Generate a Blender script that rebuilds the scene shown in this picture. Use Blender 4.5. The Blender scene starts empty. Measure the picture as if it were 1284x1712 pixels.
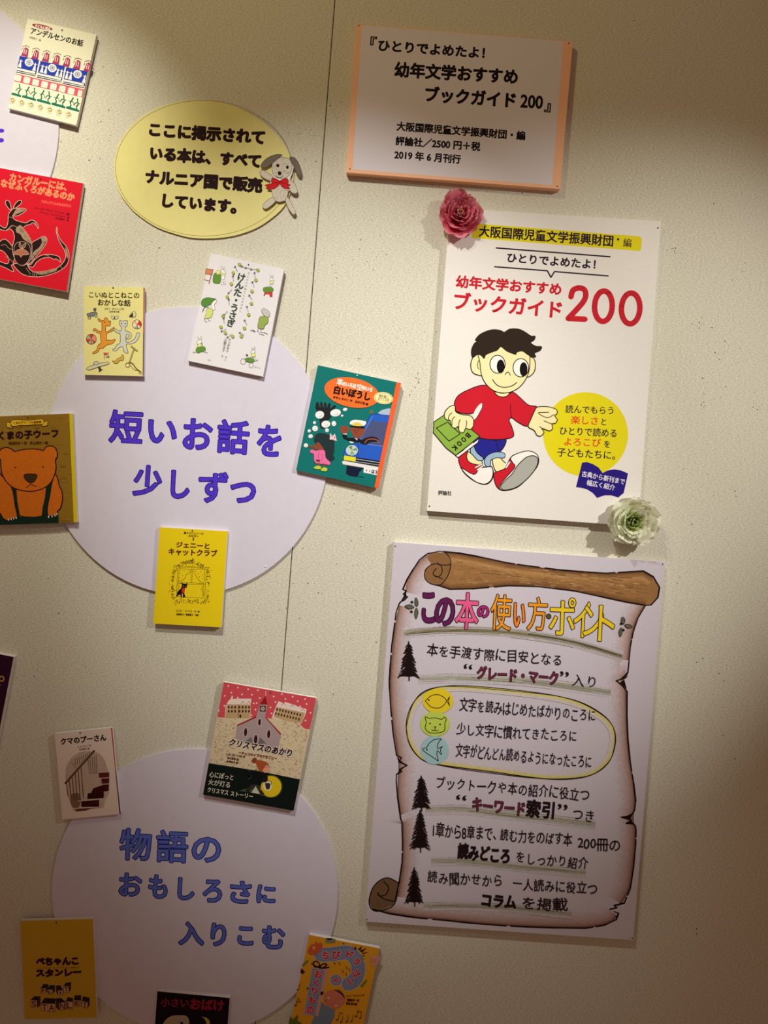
import bpy, math, random
from mathutils import Vector, Matrix
from mathutils.geometry import tessellate_polygon

SC = bpy.context.scene
COL = SC.collection

# ------------------------------------------------------------------ camera
F_PX = 1286.0                      # focal length in pixels of the 1284 x 1712 frame
CAM_LOC = Vector((0.0, -1.54, 1.55))
ROLL = math.radians(4.45)
PITCH = math.radians(-1.2)
cam_d = bpy.data.cameras.new('camera')
cam = bpy.data.objects.new('camera', cam_d)
COL.objects.link(cam)
SC.camera = cam
cam_d.sensor_fit = 'VERTICAL'
cam_d.sensor_height = 24.0
cam_d.lens = 24.0 * F_PX / 1712.0
cam_d.clip_start = 0.02
CAM_ROT = Matrix.Rotation(math.radians(90) + PITCH, 3, 'X') @ Matrix.Rotation(ROLL, 3, 'Z')
cam.matrix_world = Matrix.Translation(CAM_LOC) @ CAM_ROT.to_4x4()


def P(px, py, depth=0.0):
    """point of the wall (or of a plane `depth` metres in front of it) seen at a photo pixel"""
    d = CAM_ROT @ Vector(((px - 642.0) / F_PX, -(py - 856.0) / F_PX, -1.0))
    t = (-depth - CAM_LOC.y) / d.y
    return CAM_LOC + d * t


# ------------------------------------------------------------------ world + lamps + exposure
SC.view_settings.view_transform = 'Standard'
SC.view_settings.look = 'None'
SC.view_settings.exposure = 0.0
SC.view_settings.gamma = 1.0
SC.view_settings.use_curve_mapping = False
world = bpy.data.worlds.new('world')
SC.world = world
world.use_nodes = True
wb = world.node_tree.nodes['Background']
wb.inputs[0].default_value = (1.0, 0.58, 0.38, 1)
wb.inputs[1].default_value = 0.165


def spot(name, px, py, off, aim, watts, size_deg, blend, col, soft):
    l = bpy.data.lights.new(name, 'SPOT')
    l.energy = watts
    l.color = col
    l.spot_size = math.radians(size_deg)
    l.spot_blend = blend
    l.shadow_soft_size = soft
    o = bpy.data.objects.new(name, l)
    COL.objects.link(o)
    o.location = P(px, py, 0) + Vector((0, -off, 0))
    o.rotation_euler = (P(aim[0], aim[1], 0) - o.location).to_track_quat('-Z', 'Y').to_euler()
    return o


spot('ceiling_spot_left', 200, -210, 0.84, (-50, 432), 50, 59.8, 1.0, (0.98, 0.97, 0.84), 0.012)
spot('ceiling_spot_right', 2275, -180, 1.80, (938, 782), 222, 31.4, 1.0, (0.98, 0.98, 0.90), 0.016)
spot('ceiling_spot_centre', 319, -441, 1.25, (596, 778), 124, 39.0, 1.0, (0.97, 0.98, 0.94), 0.014)
spot('ceiling_flood_top', -4, -608, 1.30, (420, 60), 26, 76, 0.6, (1.0, 0.88, 0.42), 0.05)

# ------------------------------------------------------------------ materials


def lin(c):
    out = []
    for v in c[:3]:
        v = v / 255.0
        out.append(v / 12.92 if v <= 0.04045 else ((v + 0.055) / 1.055) ** 2.4)
    return tuple(out) + (1.0,)


def base_mat(name, col=None, rough=0.6, spec=0.3, bump=None, noise=None):
    m = bpy.data.materials.new(name)
    m.use_nodes = True
    nt = m.node_tree
    b = nt.nodes['Principled BSDF']
    b.inputs['Roughness'].default_value = rough
    b.inputs['Specular IOR Level'].default_value = spec
    if col is not None:
        b.inputs['Base Color'].default_value = lin(col)
        if noise:
            tc = nt.nodes.new('ShaderNodeTexCoord')
            n = nt.nodes.new('ShaderNodeTexNoise')
            n.inputs['Scale'].default_value = noise[0]
            n.inputs['Detail'].default_value = 4
            nt.links.new(tc.outputs['Object'], n.inputs['Vector'])
            mx = nt.nodes.new('ShaderNodeMix')
            mx.data_type = 'RGBA'
            mx.inputs[6].default_value = lin(tuple(max(0, c * (1 - noise[1])) for c in col))
            mx.inputs[7].default_value = lin(tuple(min(255, c * (1 + noise[1])) for c in col))
            nt.links.new(n.outputs[0], mx.inputs[0])
            nt.links.new(mx.outputs[2], b.inputs['Base Color'])
    if bump:
        tc = nt.nodes.new('ShaderNodeTexCoord')
        mp = nt.nodes.new('ShaderNodeMapping')
        mp.inputs['Scale'].default_value = bump[0]
        n = nt.nodes.new('ShaderNodeTexNoise')
        n.inputs['Scale'].default_value = 1.0
        n.inputs['Detail'].default_value = 3
        bp = nt.nodes.new('ShaderNodeBump')
        bp.inputs['Strength'].default_value = bump[1]
        bp.inputs['Distance'].default_value = bump[2]
        nt.links.new(tc.outputs['Object'], mp.inputs[0])
        nt.links.new(mp.outputs[0], n.inputs['Vector'])
        nt.links.new(n.outputs[0], bp.inputs['Height'])
        nt.links.new(bp.outputs[0], b.inputs['Normal'])
    return m


def ink_mat(name, rough, spec, mottle):
    m = base_mat(name, None, rough, spec)
    nt = m.node_tree
    b = nt.nodes['Principled BSDF']
    a = nt.nodes.new('ShaderNodeAttribute')
    a.attribute_name = 'ink'
    tc = nt.nodes.new('ShaderNodeTexCoord')
    n = nt.nodes.new('ShaderNodeTexNoise')
    n.inputs['Scale'].default_value = 260
    n.inputs['Detail'].default_value = 5
    rp = nt.nodes.new('ShaderNodeMapRange')
    rp.inputs[3].default_value = 1.0 - mottle
    rp.inputs[4].default_value = 1.0 + mottle
    hs = nt.nodes.new('ShaderNodeVectorMath')
    hs.operation = 'SCALE'
    nt.links.new(tc.outputs['Object'], n.inputs['Vector'])
    nt.links.new(n.outputs[0], rp.inputs[0])
    nt.links.new(a.outputs['Color'], hs.inputs[0])
    nt.links.new(rp.outputs[0], hs.inputs[3])
    nt.links.new(hs.outputs[0], b.inputs['Base Color'])
    return m


M_INK = ink_mat('printed_ink', 0.65, 0.10, 0.05)
M_PENCIL = ink_mat('crayon_and_marker', 0.8, 0.08, 0.22)
M_FOAM = base_mat('white_foam_core', (226, 220, 218), 0.8, 0.2, noise=(120, 0.04))
M_LAV = base_mat('lavender_card', (212, 206, 222), 0.8, 0.2, noise=(60, 0.02),
                 bump=((300, 300, 300), 0.25, 0.0003))
M_YEL = base_mat('pale_yellow_card', (226, 217, 146), 0.8, 0.2, noise=(60, 0.02),
                 bump=((300, 300, 300), 0.25, 0.0003))
M_PEACH = base_mat('peach_board', (246, 190, 154), 0.8, 0.2, noise=(60, 0.02))
M_PIND = base_mat('dark_pin_metal', (48, 38, 34), 0.35, 0.6, noise=(900, 0.3))
M_PINW = base_mat('white_pin_plastic', (235, 228, 225), 0.3, 0.5, noise=(900, 0.05))
M_PINB = base_mat('brass_pin_metal', (120, 84, 50), 0.35, 0.6, noise=(900, 0.2))


def wall_mat():
    m = bpy.data.materials.new('woven_vinyl_wallcovering')
    m.use_nodes = True
    nt = m.node_tree
    b = nt.nodes['Principled BSDF']
    b.inputs['Roughness'].default_value = 0.85
    b.inputs['Specular IOR Level'].default_value = 0.2
    tc = nt.nodes.new('ShaderNodeTexCoord')

    def nz(sc, detail, rough=0.6):
        mp = nt.nodes.new('ShaderNodeMapping')
        mp.inputs['Scale'].default_value = sc
        n = nt.nodes.new('ShaderNodeTexNoise')
        n.inputs['Scale'].default_value = 1.0
        n.inputs['Detail'].default_value = detail
        n.inputs['Roughness'].default_value = rough
        nt.links.new(tc.outputs['Object'], mp.inputs[0])
        nt.links.new(mp.outputs[0], n.inputs['Vector'])
        return n
    grain = nz((230, 230, 640), 3)
    broad = nz((3, 3, 3), 2)
    cr = nt.nodes.new('ShaderNodeValToRGB')
    cr.color_ramp.elements[0].position = 0.32
    cr.color_ramp.elements[0].color = lin((186, 181, 163))
    cr.color_ramp.elements[1].position = 0.62
    cr.color_ramp.elements[1].color = lin((224, 219, 204))
    nt.links.new(grain.outputs[0], cr.inputs[0])
    mx = nt.nodes.new('ShaderNodeMix')
    mx.data_type = 'RGBA'
    mx.blend_type = 'MULTIPLY'
    mx.inputs[0].default_value = 0.25
    rp = nt.nodes.new('ShaderNodeMapRange')
    rp.inputs[3].default_value = 0.85
    rp.inputs[4].default_value = 1.1
    nt.links.new(broad.outputs[0], rp.inputs[0])
    nt.links.new(cr.outputs[0], mx.inputs[6])
    nt.links.new(rp.outputs[0], mx.inputs[7])
    nt.links.new(mx.outputs[2], b.inputs['Base Color'])
    bp = nt.nodes.new('ShaderNodeBump')
    bp.inputs['Strength'].default_value = 0.85
    bp.inputs['Distance'].default_value = 0.0009
    nt.links.new(grain.outputs[0], bp.inputs['Height'])
    nt.links.new(bp.outputs[0], b.inputs['Normal'])
    return m


M_WALL = wall_mat()
M_GAP = base_mat('dark_gap_board', (70, 54, 38), 0.9, 0.1, noise=(30, 0.2))

# ------------------------------------------------------------------ object helpers


def link(name, data, parent=None, loc=None):
    o = bpy.data.objects.new(name, data)
    COL.objects.link(o)
    if parent is not None:
        o.parent = parent
    if loc is not None:
        o.location = loc
    return o


def thing(name, loc, label, cat, group=None):
    o = link(name, None, None, loc)
    o.empty_display_size = 0.03
    o['label'] = label
    o['category'] = cat
    if group:
        o['group'] = group
    return o


def mesh_obj(name, verts, faces, mat, parent=None, loc=None, smooth=False):
    me = bpy.data.meshes.new(name)
    org = Vector(parent.location) if parent is not None and parent.type == 'EMPTY' else Vector(loc or (0, 0, 0))
    me.from_pydata([tuple(Vector(v) - org) for v in verts], [], faces)
    me.materials.append(mat)
    if smooth:
        for p in me.polygons:
            p.use_smooth = True
    me.update()
    return link(name, me, parent, loc if parent is None else None)


def slab(name, pts_px, back, front, mat, parent, bevel=0.0):
    """a flat board: outline given where its FRONT face is seen, real thickness front-back"""
    f = [P(x, y, front) for x, y in pts_px]
    n = len(f)
    area = sum(f[i].x * f[(i + 1) % n].z - f[(i + 1) % n].x * f[i].z for i in range(n))
    if area < 0:
        f.reverse()
    b = [Vector((v.x, -back, v.z)) for v in f]
    verts = f + b
    faces = []
    tris = tessellate_polygon([[Vector((v.x, v.z, 0)) for v in f]])
    if n == 4:
        faces.append((0, 1, 2, 3))
        faces.append((7, 6, 5, 4))
    else:
        for t in tris:
            a_, b_, c_ = (f[i] for i in t)
            s = (b_.x - a_.x) * (c_.z - a_.z) - (c_.x - a_.x) * (b_.z - a_.z)
            t = tuple(t) if s > 0 else tuple(reversed(t))
            faces.append(t)
            faces.append(tuple(reversed([i + n for i in t])))
    for i in range(n):
        j = (i + 1) % n
        faces.append((i, i + n, j + n, j))
    return mesh_obj(name, verts, faces, mat, parent)


# ------------------------------------------------------------------ glyphs (outlines of Blender's own font)
_G = {}


def glyph(ch):
    if ch in _G:
        return _G[ch]

    def ev(s):
        c = bpy.data.curves.new('g', 'FONT')
        c.body = s
        c.resolution_u = 3
        o = bpy.data.objects.new('g', c)
        COL.objects.link(o)
        dg = bpy.context.evaluated_depsgraph_get()
        e = o.evaluated_get(dg)
        me = e.to_mesh()
        vs = [(v.co.x, v.co.y) for v in me.vertices]
        ps = [tuple(p.vertices) for p in me.polygons]
        e.to_mesh_clear()
        bpy.data.objects.remove(o)
        bpy.data.curves.remove(c)
        return vs, ps
    if ch == ' ':
        g = ([], [], [], 0.30)
    elif ch == '　':
        g = ([], [], [], 1.0)
    else:
        vs, ps = ev(ch)
        if ord(ch) > 0x2000:
            adv = 1.0
        else:
            v2, _ = ev(ch + ch)
            adv = max(v[0] for v in v2) - max(v[0] for v in vs)
        cnt = {}
        for p in ps:
            for i in range(len(p)):
                e = (p[i], p[(i + 1) % len(p)])
                k = (round(vs[e[0]][0], 4), round(vs[e[0]][1], 4)), (round(vs[e[1]][0], 4), round(vs[e[1]][1], 4))
                k = tuple(sorted(k))
                cnt[k] = cnt.get(k, 0) + 1
        edges = [k for k, c in cnt.items() if c == 1]
        g = (vs, ps, edges, adv)
    _G[ch] = g
    return g


def smooth(pts, closed=True, n=5):
    """Catmull-Rom through the points"""
    out = []
    m = len(pts)
    rng = range(m) if closed else range(m - 1)
    for i in rng:
        if closed:
            p0, p1, p2, p3 = pts[i - 1], pts[i], pts[(i + 1) % m], pts[(i + 2) % m]
        else:
            p0, p1, p2, p3 = pts[max(i - 1, 0)], pts[i], pts[i + 1], pts[min(i + 2, m - 1)]
        for k in range(n):
            t = k / n
            out.append(tuple(0.5 * (2 * p1[j] + (p2[j] - p0[j]) * t + (2 * p0[j] - 5 * p1[j] + 4 * p2[j] - p3[j]) * t * t
                                    + (3 * p1[j] - p0[j] - 3 * p2[j] + p3[j]) * t ** 3) for j in (0, 1)))
    if not closed:
        out.append(tuple(pts[-1]))
    return out


def ell(cx, cy, rx, ry, rot=0, n=36, a0=0, a1=360):
    r = math.radians(rot)
    out = []
    full = abs(a1 - a0) >= 360
    for i in range(n if full else n + 1):
        a = math.radians(a0 + (a1 - a0) * i / n)
        x, y = rx * math.cos(a), ry * math.sin(a)
        out.append((cx + x * math.cos(r) - y * math.sin(r), cy + x * math.sin(r) + y * math.cos(r)))
    return out


class Art:
    """flat print on the front face of a board; coordinates are those of a crop of the photograph
    (x0 + s*x, y0 + s*y in photo pixels), or of the sheet itself after local()"""
    STEP = 1.1e-5

    def __init__(self, depth, x0=0, y0=0, s=1.0):
        self.depth = depth + 4e-5
        self.k = 0
        self.crop(x0, y0, s)
        self.clear()

    def clear(self):
        self.v, self.f, self.c = [], [], []

    def crop(self, x0, y0, s):
        self.s = s
        self.map = lambda x, y: (x0 + s * x, y0 + s * y)
        return self

    def local(self, quad, W, H):
        m0 = self.map
        q = [m0(*p) for p in quad]

        def f(x, y):
            u, v = x / W, y / H
            return tuple(q[0][j] * (1 - u) * (1 - v) + q[1][j] * u * (1 - v) + q[2][j] * u * v + q[3][j] * (1 - u) * v
                         for j in (0, 1))
        self.map = f
        return self

    def up(self):
        self.depth += self.STEP

    def _poly(self, pts, col):
        i0 = len(self.v)
        self.k = (self.k + 1) % 37
        dd = self.depth + self.k * 2.4e-7      # overlapping pieces of one ink never share a plane
        for (x, y) in pts:
            self.v.append(P(*self.map(x, y), dd))
        if isinstance(col, list):
            self.c += [lin(k) for k in col]
        else:
            k = lin(col)
            self.c += [k] * len(pts)
        return i0

    def fill(self, pts, col, up=True):
        if up:
            self.up()
        i0 = self._poly(pts, col)
        for t in tessellate_polygon([[Vector((p[0], p[1], 0)) for p in pts]]):
            self.f.append(tuple(i0 + i for i in t))

    def blob(self, pts, col, n=5):
        self.fill(smooth(pts, True, n), col)

    def seg(self, a, b, r, col):
        dx, dy = b[0] - a[0], b[1] - a[1]
        L = math.hypot(dx, dy) or 1e-6
        ux, uy = dx / L, dy / L
        nx, ny = -uy, ux
        pts = []
        for (p, sg) in ((a, -1), (b, 1)):
            for (al, ac) in (((0, 1), (.7, .7), (1, 0), (.7, -.7), (0, -1)) if sg > 0 else ((0, -1), (-.7, -.7), (-1, 0), (-.7, .7), (0, 1))):
                pts.append((p[0] + ux * r * al + nx * r * ac, p[1] + uy * r * al + ny * r * ac))
        i0 = self._poly(pts, col)
        self.f.append(tuple(range(i0, i0 + 10)))

    def line(self, pts, w, col, closed=False, up=True):
        if up:
            self.up()
        n = len(pts)
        for i in range(n if closed else n - 1):
            self.seg(pts[i], pts[(i + 1) % n], w / 2, col)

    def curve(self, pts, w, col, closed=False, n=5):
        self.line(smooth(pts, closed, n), w, col, closed)

    def shape(self, pts, col, w, oc, n=5):
        sp = smooth(pts, True, n) if n else pts
        self.fill(sp, col)
        self.line(sp, w, oc, True)

    def grad(self, pts, w0, w1, c0, c1, mid=None):
        """ribbon along pts: from offset w0 (colour c0) to offset w1 (colour c1), offsets along the left normal"""
        self.up()
        n = len(pts)
        L, R = [], []
        for i in range(n):
            a, b = pts[max(i - 1, 0)], pts[min(i + 1, n - 1)]
            dx, dy = b[0] - a[0], b[1] - a[1]
            l = math.hypot(dx, dy) or 1e-6
            nx, ny = dy / l, -dx / l
            L.append((pts[i][0] + nx * w0, pts[i][1] + ny * w0))
            R.append((pts[i][0] + nx * w1, pts[i][1] + ny * w1))
        for i in range(n - 1):
            i0 = self._poly([L[i], L[i + 1], R[i + 1], R[i]], [c0, c0, c1, c1])
            self.f.append((i0, i0 + 1, i0 + 2, i0 + 3))

    def _glyph(self, ch, fn, col, r, rfill=True):
        vs, ps, edges, adv = glyph(ch)
        if rfill and vs:
            i0 = self._poly([fn(x, y) for x, y in vs], col)
            for p in ps:
                self.f.append(tuple(i0 + i for i in p))
        if r > 0:
            for (a, b) in edges:
                self.seg(fn(*a), fn(*b), r, col)

    def text(self, s, x1, y1, x2, y2, h, col, r=0.0, jit=0.0, out=None, track=0.0, slant=0.0, seed=1):
        """one line; (x1,y1)-(x2,y2) runs along the foot of the characters, h = height of a full character"""
        rnd = random.Random(seed + len(s))
        pos, x = [], 0.0
        lo, hi = 1e9, -1e9
        for ch in s:
            g = glyph(ch)
            if g[0]:
                lo = min(lo, x + min(v[0] for v in g[0]))
                hi = max(hi, x + max(v[0] for v in g[0]))
            pos.append(x)
            x += g[3] + track
        L = math.hypot(x2 - x1, y2 - y1)
        ux, uy = (x2 - x1) / L, (y2 - y1) / L
        sx = L / (hi - lo)
        sy = h / 0.875
        passes = [(col, r)] if not out else [(out[0], r + out[1]), (col, r)]
        for pi, (c, rr) in enumerate(passes):
            self.up()
            rnd = random.Random(seed + len(s))
            for ch, px in zip(s, pos):
                ja, jy, js = (rnd.uniform(-1, 1) * jit for _ in range(3))
                ca, sa = math.cos(ja * 0.06), math.sin(ja * 0.06)
                k = 1 + js * 0.06

                def fn(gx, gy, px=px, ca=ca, sa=sa, k=k, jy=jy):
                    cx_, cy_ = gx - 0.5, gy - 0.38
                    gx2, gy2 = (cx_ * ca - cy_ * sa) * k + 0.5, (cx_ * sa + cy_ * ca) * k + 0.38
                    X = (px + gx2 - lo) * sx + slant * gy2 * sy
                    Y = (gy2 + 0.08 + jy * 0.03) * sy
                    return (x1 + ux * X + uy * Y, y1 + uy * X - ux * Y)
                self._glyph(ch, fn, c, rr)

    def char(self, ch, x0, y0, x1, y1, col, r=0, out=None, rot=0.0, up=True):
        """one character fitted in the box x0,y0,x1,y1, turned by rot degrees clockwise"""
        vs = glyph(ch)[0]
        ax, bx = min(v[0] for v in vs), max(v[0] for v in vs)
        ay, by = min(v[1] for v in vs), max(v[1] for v in vs)
        m = r + (out[1] if out else 0)
        cx, cy = (x0 + x1) / 2, (y0 + y1) / 2
        hw, hh = (x1 - x0) / 2 - m, (y1 - y0) / 2 - m
        ca, sa = math.cos(math.radians(rot)), math.sin(math.radians(rot))

        def fn(gx, gy):
            X = ((gx - ax) / max(bx - ax, 1e-6) * 2 - 1) * hw
            Y = -((gy - ay) / max(by - ay, 1e-6) * 2 - 1) * hh
            return (cx + X * ca - Y * sa, cy + X * sa + Y * ca)
        if out:
            if up:
                self.up()
            self._glyph(ch, fn, out[0], r + out[1])
        if up:
            self.up()
        self._glyph(ch, fn, col, r)

    def vtext(self, s, x1, y1, x2, y2, w, col, r=0, jit=0.0, seed=3):
        """vertical column, first character centred on (x1,y1), last on (x2,y2); w = character size"""
        rnd = random.Random(seed)
        n = len(s)
        dx, dy = x2 - x1, y2 - y1
        L = math.hypot(dx, dy)
        ux, uy = dx / L, dy / L          # down the column
        rx, ry = uy, -ux                 # to the right
        self.up()
        for i, ch in enumerate(s):
            t = i / max(n - 1, 1)
            cx, cy = x1 + dx * t, y1 + dy * t
            k = w / 0.875 * (1 + rnd.uniform(-1, 1) * 0.08 * jit)

            def fn(gx, gy):
                X, Y = (gx - 0.5) * k, (gy - 0.36) * k
                return (cx + rx * X - ux * Y, cy + ry * X - uy * Y)
            self._glyph(ch, fn, col, r)

    def build(self, name, parent, mat=None, label=None):
        if not self.v:
            return None
        o = mesh_obj(name, self.v, self.f, mat or M_INK, parent)
        at = o.data.attributes.new('ink', 'FLOAT_COLOR', 'POINT')
        flat = []
        for c in self.c:
            flat += c
        at.data.foreach_set('color', flat)
        if label:
            o['label'] = label
        self.clear()
        return o


def px_of(a, pts):
    return [a.map(*p) for p in pts]


def centre(pts):
    return (sum(p[0] for p in pts) / len(pts), sum(p[1] for p in pts) / len(pts))


def pin(px, py, depth, label, mat=M_PIND, r=0.0016):
    """push pin with a small domed head, shank going into the board"""
    c = P(px, py, depth)
    verts, faces = [], []
    n = 10
    prof = ((r * 0.25, 0.0060), (r * 0.25, 0.0001), (r * 0.9, 0.0), (r, -0.0005), (r * 0.75, -0.0011), (r * 0.3, -0.0014))
    for (rr, y) in prof:
        for i in range(n):
            a = 2 * math.pi * i / n
            verts.append(c + Vector((rr * math.cos(a), y, rr * math.sin(a))))
    for k in range(len(prof) - 1):
        for i in range(n):
            j = (i + 1) % n
            faces.append((k * n + i, k * n + j, (k + 1) * n + j, (k + 1) * n + i))
    faces.append(tuple(range((len(prof) - 1) * n, len(prof) * n)))
    o = mesh_obj('push_pin', verts, faces, mat, None, c, True)
    o['label'] = label
    o['category'] = 'pin'
    o['group'] = 'pins holding the boards'
    return o


# ------------------------------------------------------------------ wall: three covered panels with open joints


def line_at(pa, pb, z):
    a, b = P(*pa), P(*pb)
    t = (z - a.z) / (b.z - a.z)
    return a.x + (b.x - a.x) * t


wall = link('wall_back', None, None, (0, 0, 0))
wall['kind'] = 'structure'
ZB, ZT = 0.0, 3.1


def panel(x_lo, x_hi):
    th = 0.012
    bv = 0.0012
    vs, fs = [], []
    (la, lb), (ra, rb) = x_lo, x_hi           # (bottom x, top x)
    for (ins, y) in ((0, th), (0, bv), (bv, 0)):
        vs += [(la + ins, y, ZB), (ra - ins, y, ZB), (rb - ins, y, ZT), (lb + ins, y, ZT)]
    fs.append((8, 9, 10, 11))
    for k in (0, 4):
        for i in range(4):
            j = (i + 1) % 4
            fs.append((k + i, k + j, k + 4 + j, k + 4 + i))
    return mesh_obj('panel', vs, fs, M_WALL, wall)


s1 = ((560, 0), (426.5, 1712))
s0 = ((291, 0), (283.5, 165))
x1b, x1t = line_at(*s1, ZB), line_at(*s1, ZT)
x0m = P(287, 80).x
g1, g0 = 0.0008, -0.00085
panel((-2.4, -2.4), (x0m - g0, x0m - g0))
panel((x0m + g0, x0m + g0), (x1b - g1, x1t - g1))
panel((x1b + g1, x1t + g1), (2.6, 2.6))
mesh_obj('backing_board', [(-2.4, 0.012, ZB), (2.6, 0.012, ZB), (2.6, 0.012, ZT), (-2.4, 0.012, ZT),
                           (-2.4, 0.05, ZB), (2.6, 0.05, ZB), (2.6, 0.05, ZT), (-2.4, 0.05, ZT)],
         [(0, 1, 2, 3), (7, 6, 5, 4), (0, 4, 5, 1), (1, 5, 6, 2), (2, 6, 7, 3), (3, 7, 4, 0)], M_GAP, wall)

# pin holes left in the wallcovering by earlier displays
rnd = random.Random(7)
hv, hf = [], []
clusters = [(1130, 420, 12, 8), (1170, 545, 14, 9), (1215, 585, 26, 12), (1190, 650, 30, 10), (1262, 680, 10, 8), (1180, 675, 8, 8),
            (610, 420, 60, 16), (560, 440, 40, 8), (860, 330, 60, 5), (900, 340, 20, 3), (420, 170, 60, 7), (560, 190, 20, 6),
            (500, 220, 24, 10), (520, 270, 20, 6), (550, 960, 60, 14), (600, 880, 50, 10), (590, 1060, 70, 10), (450, 1030, 70, 8),
            (600, 600, 12, 6), (30, 640, 30, 4), (190, 130, 60, 8), (165, 250, 30, 10), (160, 420, 30, 8), (250, 400, 60, 5),
            (700, 640, 40, 18), (690, 560, 30, 8), (1140, 960, 60, 8), (1200, 820, 60, 8), (1160, 1130, 60, 8), (40, 1150, 40, 10),
            (60, 960, 60, 6), (560, 1240, 40, 6), (1000, 40, 160, 4), (400, 60, 150, 4), (1220, 1240, 40, 4), (140, 1050, 80, 8),
            (555, 845, 30, 6), (1240, 440, 30, 6), (530, 1150, 40, 8), (1190, 360, 40, 3), (175, 190, 30, 4)]


def hole(x, y, r):
    c = P(x, y, 0.00015)
    i0 = len(hv)
    k = 7
    st = rnd.uniform(1, 2.2)
    al = rnd.uniform(0, 3.1)
    for i in range(k):
        a = 2 * math.pi * i / k
        dx, dz = r * math.cos(a) * st, r * math.sin(a) * rnd.uniform(.7, 1.2)
        hv.append(c + Vector((dx * math.cos(al) - dz * math.sin(al), 0, dx * math.sin(al) + dz * math.cos(al))))
    hf.append(tuple(range(i0, i0 + k)))


for (x, y, sp, n) in clusters:
    for i in range(n):
        hole(rnd.gauss(x, sp * 0.6), rnd.gauss(y, sp * 0.5), rnd.choice((0.0005, 0.0006, 0.0009)))
for i in range(60):
    hole(rnd.uniform(0, 1284), rnd.uniform(0, 1712), 0.0005)
for (x, y) in ((1165, 1553), (1165, 1561)):
    hole(x, y, 0.0013)
ho = mesh_obj('pin_holes', hv, hf, base_mat('pin_hole_dark', (62, 46, 34), 0.9, 0.1, noise=(200, 0.3)), wall)
ho['kind'] = 'stuff'

CT = 0.005          # thickness of the round cards
BT = 0.0135         # front face of the picture boards above the wall


def board(name, quad, label, cat, back, front, mat, group=None, part='board'):
    c = centre(quad)
    root = thing(name, P(c[0], c[1], back), label, cat, group)
    slab(part, quad, back, front, mat, root)
    return root


# ------------------------------------------------------------------ round lavender cards
LAV_G = 'round lavender heading cards'


def round_card(cx, cy, rx, ry, label):
    pts = ell(cx, cy, rx, ry, 0, 96)
    root = thing('round_card', P(cx, cy, 0), label, 'card', LAV_G)
    slab('card_disc', pts, 0.0004, CT, M_LAV, root)
    return root


rc = round_card(-146, 213, 244, 244, 'lavender round card cut by the left photo edge, behind the paper-cut figures cover')
a = Art(CT)
a.line([(-30, 219), (4, 218.5)], 6.5, (84, 52, 205))
a.line([(-34, 236), (3, 234.5)], 7.5, (84, 52, 205))
a.build('lettering', rc, M_PENCIL)

rc = round_card(313, 754, 236, 241, 'large lavender round card with purple handwritten heading 短いお話を少しずつ')
a = Art(CT, 60, 640, .3894)
PUR, PURD = (80, 54, 200), (44, 18, 128)
for (ch, x0, y0, x1, y1, rot) in (('短', 313, 116, 461, 262, 3), ('い', 480, 158, 607, 262, 2), ('お', 630, 152, 760, 290, 3), ('話', 776, 158, 918, 308, 4),
                                  ('を', 948, 180, 1055, 318, 4), ('少', 416, 352, 543, 490, 4), ('し', 578, 374, 662, 500, 2), ('ず', 696, 380, 826, 518, 3), ('つ', 832, 424, 946, 518, 4)):
    a.char(ch, x0, y0, x1, y1, PUR, 2.6, (PURD, 3.4), rot)
a.build('lettering', rc, M_PENCIL)

rc = round_card(326, 1491, 239, 239, 'lavender round card low on the wall with blue handwritten heading 物語のおもしろさに入りこむ')
a = Art(CT, 80, 1230, .3894)
BLU, BLUD = (92, 112, 205), (38, 30, 120)
for (ch, x0, y0, x1, y1, rot) in (('物', 306, 396, 447, 538, 2), ('語', 463, 404, 604, 548, 2), ('の', 616, 434, 745, 546, 3),
                                  ('お', 303, 588, 406, 692, 2), ('も', 430, 595, 516, 702, 2), ('し', 556, 608, 632, 708, 2), ('ろ', 664, 616, 750, 718, 3),
                                  ('さ', 780, 622, 876, 722, 3), ('に', 895, 640, 980, 722, 4),
                                  ('入', 560, 797, 673, 902, 2), ('り', 698, 803, 768, 906, 2), ('こ', 813, 818, 885, 902, 3), ('む', 918, 815, 1020, 918, 2)):
    a.char(ch, x0, y0, x1, y1, BLU, 2.2, (BLUD, 3.6), rot)
a.build('lettering', rc, M_PENCIL)

# ------------------------------------------------------------------ yellow oval notice
a = Art(0.0035, 170, 150, .2804)
oval = [(76, 430), (80, 530), (112, 622), (160, 690), (215, 745), (330, 820), (470, 868), (570, 885), (700, 883), (820, 862), (940, 815), (1050, 735),
        (1105, 665), (1138, 570), (1143, 480), (1120, 390), (1060, 290), (960, 195), (830, 115), (720, 78), (580, 62), (440, 75), (300, 125), (180, 215), (105, 320)]
ov = smooth(oval, True, 4)
card = thing('oval_notice', P(345, 283, 0), 'pale yellow oval notice card with four lines of bold brown Japanese lettering', 'sign')
slab('card', px_of(a, ov), 0.0006, 0.0035, M_YEL, card)
a.line(ell(609, 468, 527, 404, 1.5, 80), 2.4, (120, 105, 40), True)
a.build('border_line', card)
DB = (36, 8, 14)
a.text('ここに掲示されて', 285, 275, 965, 325, 76, DB, 6, jit=.6)
a.text('いる本は、すべて', 290, 415, 942, 465, 74, DB, 6, jit=.6)
a.text('ナルニア国で販売', 262, 555, 950, 612, 76, DB, 6, jit=.6)
a.text('しています。', 364, 697, 798, 738, 74, DB, 6, jit=.6)
a.build('lettering', card)

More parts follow.
